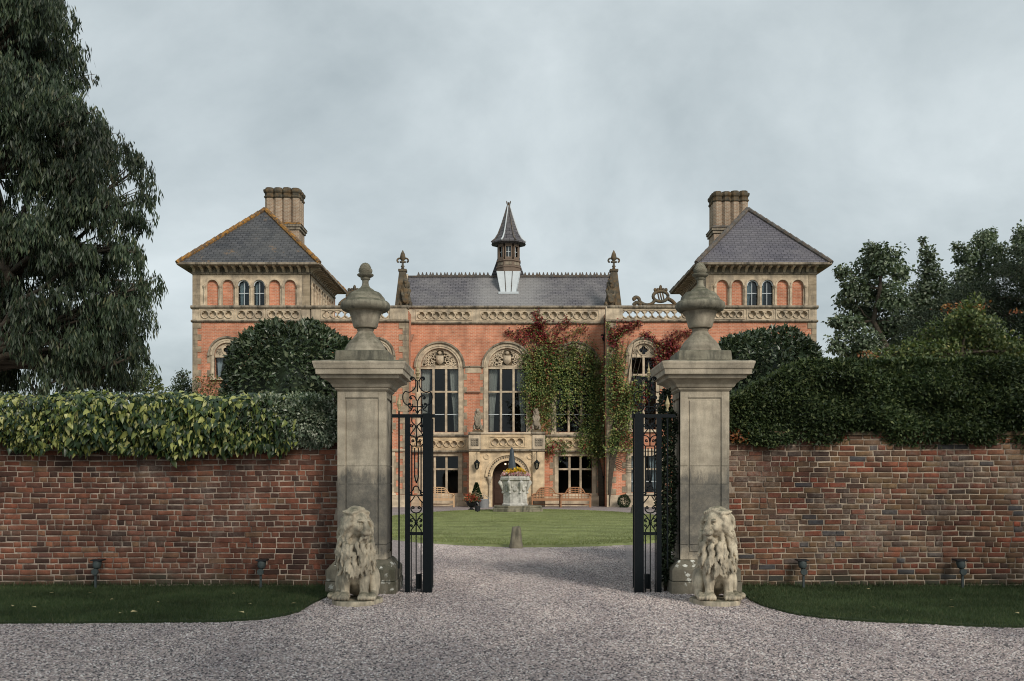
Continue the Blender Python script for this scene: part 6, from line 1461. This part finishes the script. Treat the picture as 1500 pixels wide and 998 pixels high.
tendril([(800, 500), (793, 485), (789, 470), (784, 456)], 240, DC_, 0.93, 0.13); tendril([(800, 500), (812, 486), (826, 478), (834, 470)], 190, DC_, 0.75, 0.16); tendril([(815, 500), (835, 490), (850, 484), (858, 478)], 170, DC_, 0.45, 0.13)
tendril([(770, 500), (760, 496), (750, 490), (742, 486)], 110, DC_, 0.9); tendril([(900, 500), (912, 484), (925, 478), (938, 474)], 150, DW_, 0.95); tendril([(895, 500), (893, 485), (890, 474)], 120, DW_, 0.3); tendril([(965, 510), (985, 495), (1005, 488), (1018, 492)], 260, DW_, 0.96, 0.15); tendril([(940, 490), (952, 492), (962, 505)], 120, DW_, 0.9)
hang(889, 914, 490, 560, 46, DW_, 1.2, 0.18); hang(889, 926, 560, 615, 48, DW_, 1.1, 0.05); hang(892, 938, 565, 590, 24, DW_, 0.7, 0.15); hang(889, 918, 478, 494, 14, DW_, 0.5, 0.6, 0.14); hang(889, 925, 630, 648, 30, DW_, 0.7, 0.1)
hang(796, 880, 498, 528, 44, DC_, 1.0, 0.10); hang(766, 800, 505, 540, 26, DC_, 1.0, 0.15); hang(925, 948, 545, 580, 22, DW_, 0.9, 0.2); hang(962, 1008, 492, 512, 26, DW_, 0.5, 0.96, 0.15); hang(960, 985, 500, 530, 24, DW_, 0.8, 0.9, 0.15); hang(905, 935, 472, 480, 12, DW_, 0.25, 0.95, 0.15); hang(985, 1008, 520, 535, 18, DW_, 0.6, 0.2)
G = np.array(G); Rd = np.array(Rd); o1 = np.tile([0, -1, 0.2], (len(G), 1)); o2 = np.tile([0, -1, 0.2], (len(Rd), 1))
foliage('green_leaves', G, M['l_creeper'], cr, 0.105, 0.085, 0.45, o1.astype(float), 0.55, kind='stuff'); foliage('red_leaves', Rd, M['l_red'], cr, 0.12, 0.10, 0.45, o2.astype(float), 0.55, kind='stuff')
mb = MB()
def vine(pts, D, r): mb.tube([((a-CX)*D/F_PX, D-0.06, CAM_H+(HY-b)*D/F_PX) for a, b in spl(pts, 4)], [r*(1-0.7*i/(4*(len(pts)-1))) for i in range(4*(len(pts)-1)+1)], 5)
for i in range(5): vine([(878+i*1.5, 742), (877+i, 690), (874-i*3, 640), (862-i*12, 590), (850-i*18, 540), (842-i*22, 500)], DC_, 0.06)
for i in range(7): vine([(893, 664+i*2.2), (905, 668+i*3), (918, 670+i*3.6), (924+i*2, 673+i*3)], DW_, 0.022)
for i in range(4): vine([(800, 662), (790, 666+i*3), (787, 674+i*4), (791+i*2, 684+i*2)], YC-0.1, 0.02)
for i in range(6): vine([(892, 742), (893+i, 690), (898+i*3, 620), (900+i*6, 560), (905+i*8, 500)], DW_, 0.04)
for i in range(8): vine([(775+i*3, 520), (762+i*4, 500), (750+i*9, 488-i), (745+i*11, 480-i*2)], DC_, 0.02)
mb.build('vine_stems', M['bark'], cr, True)
# rose and small shrub at the foot of the left tower
rz = thing('wall_rose', (-15.6, 50.6, 0), 'thin reddish rose climbing the corner of the tower behind the ivy', 'climber')
n = 900; P = np.stack([-16.2+g.random(n)*2.2, 50.75+0.1*g.normal(size=n), 4.9+g.random(n)**1.6*1.9], 1); k = g.random(n) < 0.8
foliage('green_leaves', P[k], M['l_shrub'], rz, 0.12, 0.08, 0.2); foliage('rust_leaves', P[~k], M['l_rust'], rz, 0.12, 0.08, 0.2)
mb = MB(); [mb.tube([(-15.6+0.3*i, 50.8, 0), (-15.7+0.35*i, 50.85, 3.5), (-15.9+0.4*i, 50.8, 6.0)], [0.03, 0.02, 0.008], 5) for i in range(4)]; mb.build('stems', M['bark'], rz, True)

# ------------------------------------------------------------------ trees
def limb(mb, a, b, r0, r1, seed, n=6, sag=0.0, seg=7):
    R = random.Random(seed); a, b = Vector(a), Vector(b); L = (b-a).length; pts = []
    for i in range(n+1):
        t = i/n; p = a.lerp(b, t); w = L*0.045*math.sin(PI*t)
        pts.append(p+Vector((R.uniform(-w, w), R.uniform(-w, w), R.uniform(-w, w)*0.6+sag*math.sin(PI*t))))
    mb.tube(pts, [r0+(r1-r0)*i/n for i in range(n+1)], seg); return pts
def tree(name, base, trunk_top, r0, clumps, mat, label, seed, L, W, per, mode='round', group=None, droop=0.3, jitter=1.0):
    """clumps: (centre, radii). Every clump has its own limb and its own leaves."""
    root = thing(name, base, label, 'tree', group); R = random.Random(seed); gg = np.random.default_rng(seed)
    tb = MB(); spine = limb(tb, (base[0], base[1], -0.15), trunk_top, r0, r0*0.22, seed, 9, seg=10)
    tb.build('trunk', M['bark'], root, True)
    lb = MB(); Ps, Os = [], []
    for i, (c, r) in enumerate(clumps):
        zs = c[2]-R.uniform(0.15, 0.4)*max(1.0, math.hypot(c[0]-base[0], c[1]-base[1]))
        k = min(range(len(spine)), key=lambda j: abs(spine[j].z-zs)); rk = r0*(1-0.78*k/9)*0.22
        pts = limb(lb, spine[k], c, max(rk, 0.03), 0.02, seed*31+i, 6, 0.25 if mode == 'weep' else 0.0, 6)
        for j in range(3):
            d = Vector((R.uniform(-1, 1), R.uniform(-1, 1), R.uniform(-0.6, 0.9))); limb(lb, pts[4], Vector(c)+Vector((d.x*r[0], d.y*r[1], d.z*r[2]))*0.8, 0.025, 0.006, seed*77+i*3+j, 4, 0, 5)
        n = int(per*r[0]*r[1]**0.5*r[2]**0.5)
        if mode == 'weep':
            ns = max(4, n//26); st = unit(gg.normal(size=(ns, 3)))*np.array(r)*gg.uniform(0.3, 1.0, (ns, 1))+np.array(c); st[:, 2] += 0.2*r[2]
            od = st-np.array(c)
            for s_, o_ in zip(st, od):
                Ls = gg.uniform(0.35, 1.0)*r[2]*1.1; m = 26; t = gg.random(m)
                sw = np.array([o_[0], o_[1], 0])*0.22
                p = s_+np.outer(t, sw)+np.outer(t**1.3, np.array([0, 0, -Ls]))+gg.normal(0, 0.055, (m, 3)); Ps.append(p); Os.append(np.tile([sw[0]*0.4, sw[1]*0.4, -1.0], (m, 1)))
        else:
            d = unit(gg.normal(size=(n, 3))); rad = gg.random(n)**0.45
            ph = gg.uniform(0, 6, 3); lump = 1+0.22*jitter*(np.sin(d[:, 0]*5+ph[0])+np.sin(d[:, 1]*6+ph[1])+np.sin(d[:, 2]*5+ph[2]))*0.6
            Ps.append(d*np.array(r)*(rad*lump)[:, None]+np.array(c)); Os.append(d)
    lb.build('limbs', M['bark'], root, True)
    P, O = np.concatenate(Ps), np.concatenate(Os)
    o = foliage('crown', P, mat, root, L, W, 0.0 if mode == 'weep' else droop, O.astype(float), 0.72 if mode == 'weep' else 0.35, fold=0.12 if mode == 'weep' else 0.25)
    return root
def crown(px_pts, D, seed, dsp=1.0):
    """clumps from a list of (photo x, photo y, radius px), spread in depth"""
    R = random.Random(seed); s = F_PX/D; out = []
    for x, y, r in px_pts:
        d = D+R.uniform(-dsp, dsp); p = PX(x, y, d); out.append(((p.x, p.y, p.z), (r/s, r/s*0.9, r/s*0.85)))
    return out
# weeping tree on the left
D = 27.0; R = random.Random(61); pts = []
def half(y):   # right-hand outline of the crown in photo pixels at row y
    return float(np.interp(y, [-420, -250, -120, 0, 60, 130, 200, 250, 290, 330, 420, 500, 560], [40, 62, 80, 92, 108, 128, 168, 205, 218, 212, 216, 212, 205]))
for i in range(330):
    y = R.uniform(-430, 560); w = half(y)-20; lo = 20-1.12*w if y < 560 else 0
    x = -10+(R.random()**0.72)*(w-R.uniform(0, 26)+10)*(1 if R.random() < 0.66 else -1.05)
    pts.append((x, y, R.uniform(24, 44)*(0.75 if y < -100 else 1)))
for (x, y, r) in ((95, 30, 26), (108, 78, 26), (122, 120, 24), (128, 165, 24), (150, 205, 26), (180, 225, 28), (205, 245, 26), (214, 285, 24), (200, 320, 26), (210, 420, 26), (218, 415, 22), (196, 370, 26), (205, 470, 26), (200, 520, 28), (185, 550, 26), (60, 20, 30), (80, 60, 30)): pts.append((x, y, r))
tree('weeping_tree', ((-8-CX)*D/F_PX, D, 0), (((-25)-CX)*D/F_PX, D, 21.5), 0.55, crown(pts, D, 62, 2.6), M['l_weep'], 'tall dark weeping tree with drooping foliage behind the ivy wall', 63, 0.19, 0.042, 2100, 'weep')
# trees on the right
pp = [(1250, 420, 22), (1275, 390, 24), (1300, 380, 22), (1318, 400, 18), (1285, 430, 28), (1262, 460, 26), (1310, 440, 24), (1240, 475, 20), (1228, 505, 16), (1222, 472, 9), (1265, 505, 28), (1300, 480, 30), (1330, 470, 22), (1325, 510, 28), (1243, 440, 18), (1233, 398, 12), (1280, 365, 14), (1270, 535, 30), (1310, 540, 30), (1245, 530, 20)]
tree('silver_leaved_tree', ((1285-CX)*44/F_PX, 44, 0), ((1290-CX)*44/F_PX, 44, 11.0), 0.28, crown(pp, 44, 71, 0.9), M['l_poplar'], 'loose silver-green tree next to the tower, sky showing through it', 72, 0.16, 0.12, 1900, group='trees behind the hedge', jitter=1.6)
pp = [(1358, 372, 13), (1362, 395, 18), (1352, 425, 22), (1375, 420, 20), (1360, 455, 28), (1340, 440, 20), (1385, 450, 24), (1365, 490, 30), (1352, 352, 6)]
tree('upright_poplar', ((1362-CX)*50/F_PX, 50, 0), ((1360-CX)*50/F_PX, 50, 12.5), 0.22, crown(pp, 50, 73, 0.8), M['l_poplar'], 'narrow green poplar rising between the silver tree and the yew', 74, 0.16, 0.12, 1600, group='trees behind the hedge')
pp = [(1440, 352, 17), (1425, 372, 18), (1458, 368, 18), (1408, 378, 12), (1402, 362, 9), (1440, 395, 24), (1412, 405, 20), (1470, 390, 18), (1450, 345, 12), (1430, 430, 30), (1400, 440, 24)]
tree('broad_poplar', ((1436-CX)*52/F_PX, 52, 0), ((1438-CX)*52/F_PX, 52, 13.0), 0.25, crown(pp, 52, 75, 0.8), M['l_poplar'], 'broad-topped green poplar standing behind the dark yew', 76, 0.16, 0.12, 1600, group='trees behind the hedge')
pp = [(1500, 345, 18), (1492, 365, 16), (1515, 370, 24), (1540, 360, 26), (1505, 395, 24), (1560, 400, 34)]
tree('tall_poplar', ((1525-CX)*50/F_PX, 50, 0), ((1520-CX)*50/F_PX, 50, 13.2), 0.25, crown(pp, 50, 77, 0.8), M['l_poplar'], 'poplar with its top showing above the dark yew', 78, 0.16, 0.12, 1600, group='trees behind the hedge')
R = random.Random(79); pp = []
for i in range(80):
    x = R.uniform(1335, 1640); top = float(np.interp(x, [1335, 1380, 1420, 1460, 1500, 1640], [470, 432, 415, 398, 385, 350])); pp.append((x, R.uniform(top, 560), R.uniform(20, 38)))
tree('dark_yew', ((1500-CX)*36/F_PX, 36, 0), ((1505-CX)*36/F_PX, 36, 8.0), 0.5, crown(pp, 36, 80, 1.6), M['l_yew'], 'wide very dark evergreen yew rising behind the clipped hedge', 81, 0.11, 0.035, 2600, 'round', droop=0.2)
pp = [(1420, 462, 26), (1395, 478, 26), (1440, 480, 28), (1365, 495, 24), (1410, 505, 34), (1455, 505, 30), (1335, 508, 20), (1375, 520, 30), (1310, 518, 16), (1480, 515, 26), (1425, 448, 16), (1290, 522, 14), (1345, 525, 26), (1440, 530, 34), (1490, 535, 24)]
sh = tree('leafy_shrub', ((1405-CX)*20/F_PX, 20, 0), ((1415-CX)*20/F_PX, 20, 4.6), 0.10, crown(pp, 20, 82, 0.5), M['l_shrub'], 'light green leafy shrub with rusty sprays showing above the clipped hedge', 83, 0.085, 0.05, 4200)
Pr = []
for px, py in ((1268, 518), (1280, 520), (1384, 452), (1396, 448), (1436, 448), (1490, 455)):
    p = PX(px, py, 19.4); Pr.append(rng.normal(0, 1, (22, 3))*np.array([0.09, 0.06, 0.03])+np.array(p))
foliage('rusty_sprays', np.concatenate(Pr), M['l_rust'], sh, 0.07, 0.035, 0.2)
pp = [(268, 548, 9), (262, 560, 11), (275, 562, 11), (266, 575, 14), (282, 575, 12), (256, 572, 9)]
tree('small_distant_tree', ((268-CX)*62/F_PX, 62, 0), ((268-CX)*62/F_PX, 62, 7.2), 0.12, crown(pp, 62, 84, 0.4), M['l_poplar'], 'small green tree showing between the weeping tree and the tower', 85, 0.16, 0.11, 900)
pp = [(215, 545, 14), (205, 560, 18), (225, 560, 12), (190, 565, 18), (232, 572, 12)]
tree('rounded_tree', ((212-CX)*48/F_PX, 48, 0), ((212-CX)*48/F_PX, 48, 6.2), 0.15, crown(pp, 48, 86, 0.4), M['l_shrub'], 'low green tree peeping from behind the weeping tree above the ivy', 87, 0.14, 0.10, 1000)

# unseen trees added behind the camera to shade the forecourt and walls
for i, (tx, ty, h, rr, txt) in enumerate(((5.2, -4.0, 15.0, 3.6, 'unseen broad tree added behind the camera to shade the red brick wall'), (17.5, -3.0, 15.0, 4.6, 'unseen broad tree added behind the camera to shade the brown brick wall'))):
    R = random.Random(90+i); cl_ = []
    for k in range(34):
        a = R.uniform(0, 6.28); q_ = R.random()**0.6*rr; z = R.uniform(6.0, h); f = math.sqrt(max(0.15, 1-((z-10)/6.5)**2)); cl_.append(((tx+q_*f*math.cos(a), ty+q_*f*math.sin(a), z), (1.3, 1.2, 1.0)))
    tree('added_shade_tree', (tx, ty, 0), (tx, ty, h-1), 0.45, cl_, M['l_shrub'], txt, 95+i, 0.30, 0.22, 180, group='added shade trees behind the camera')
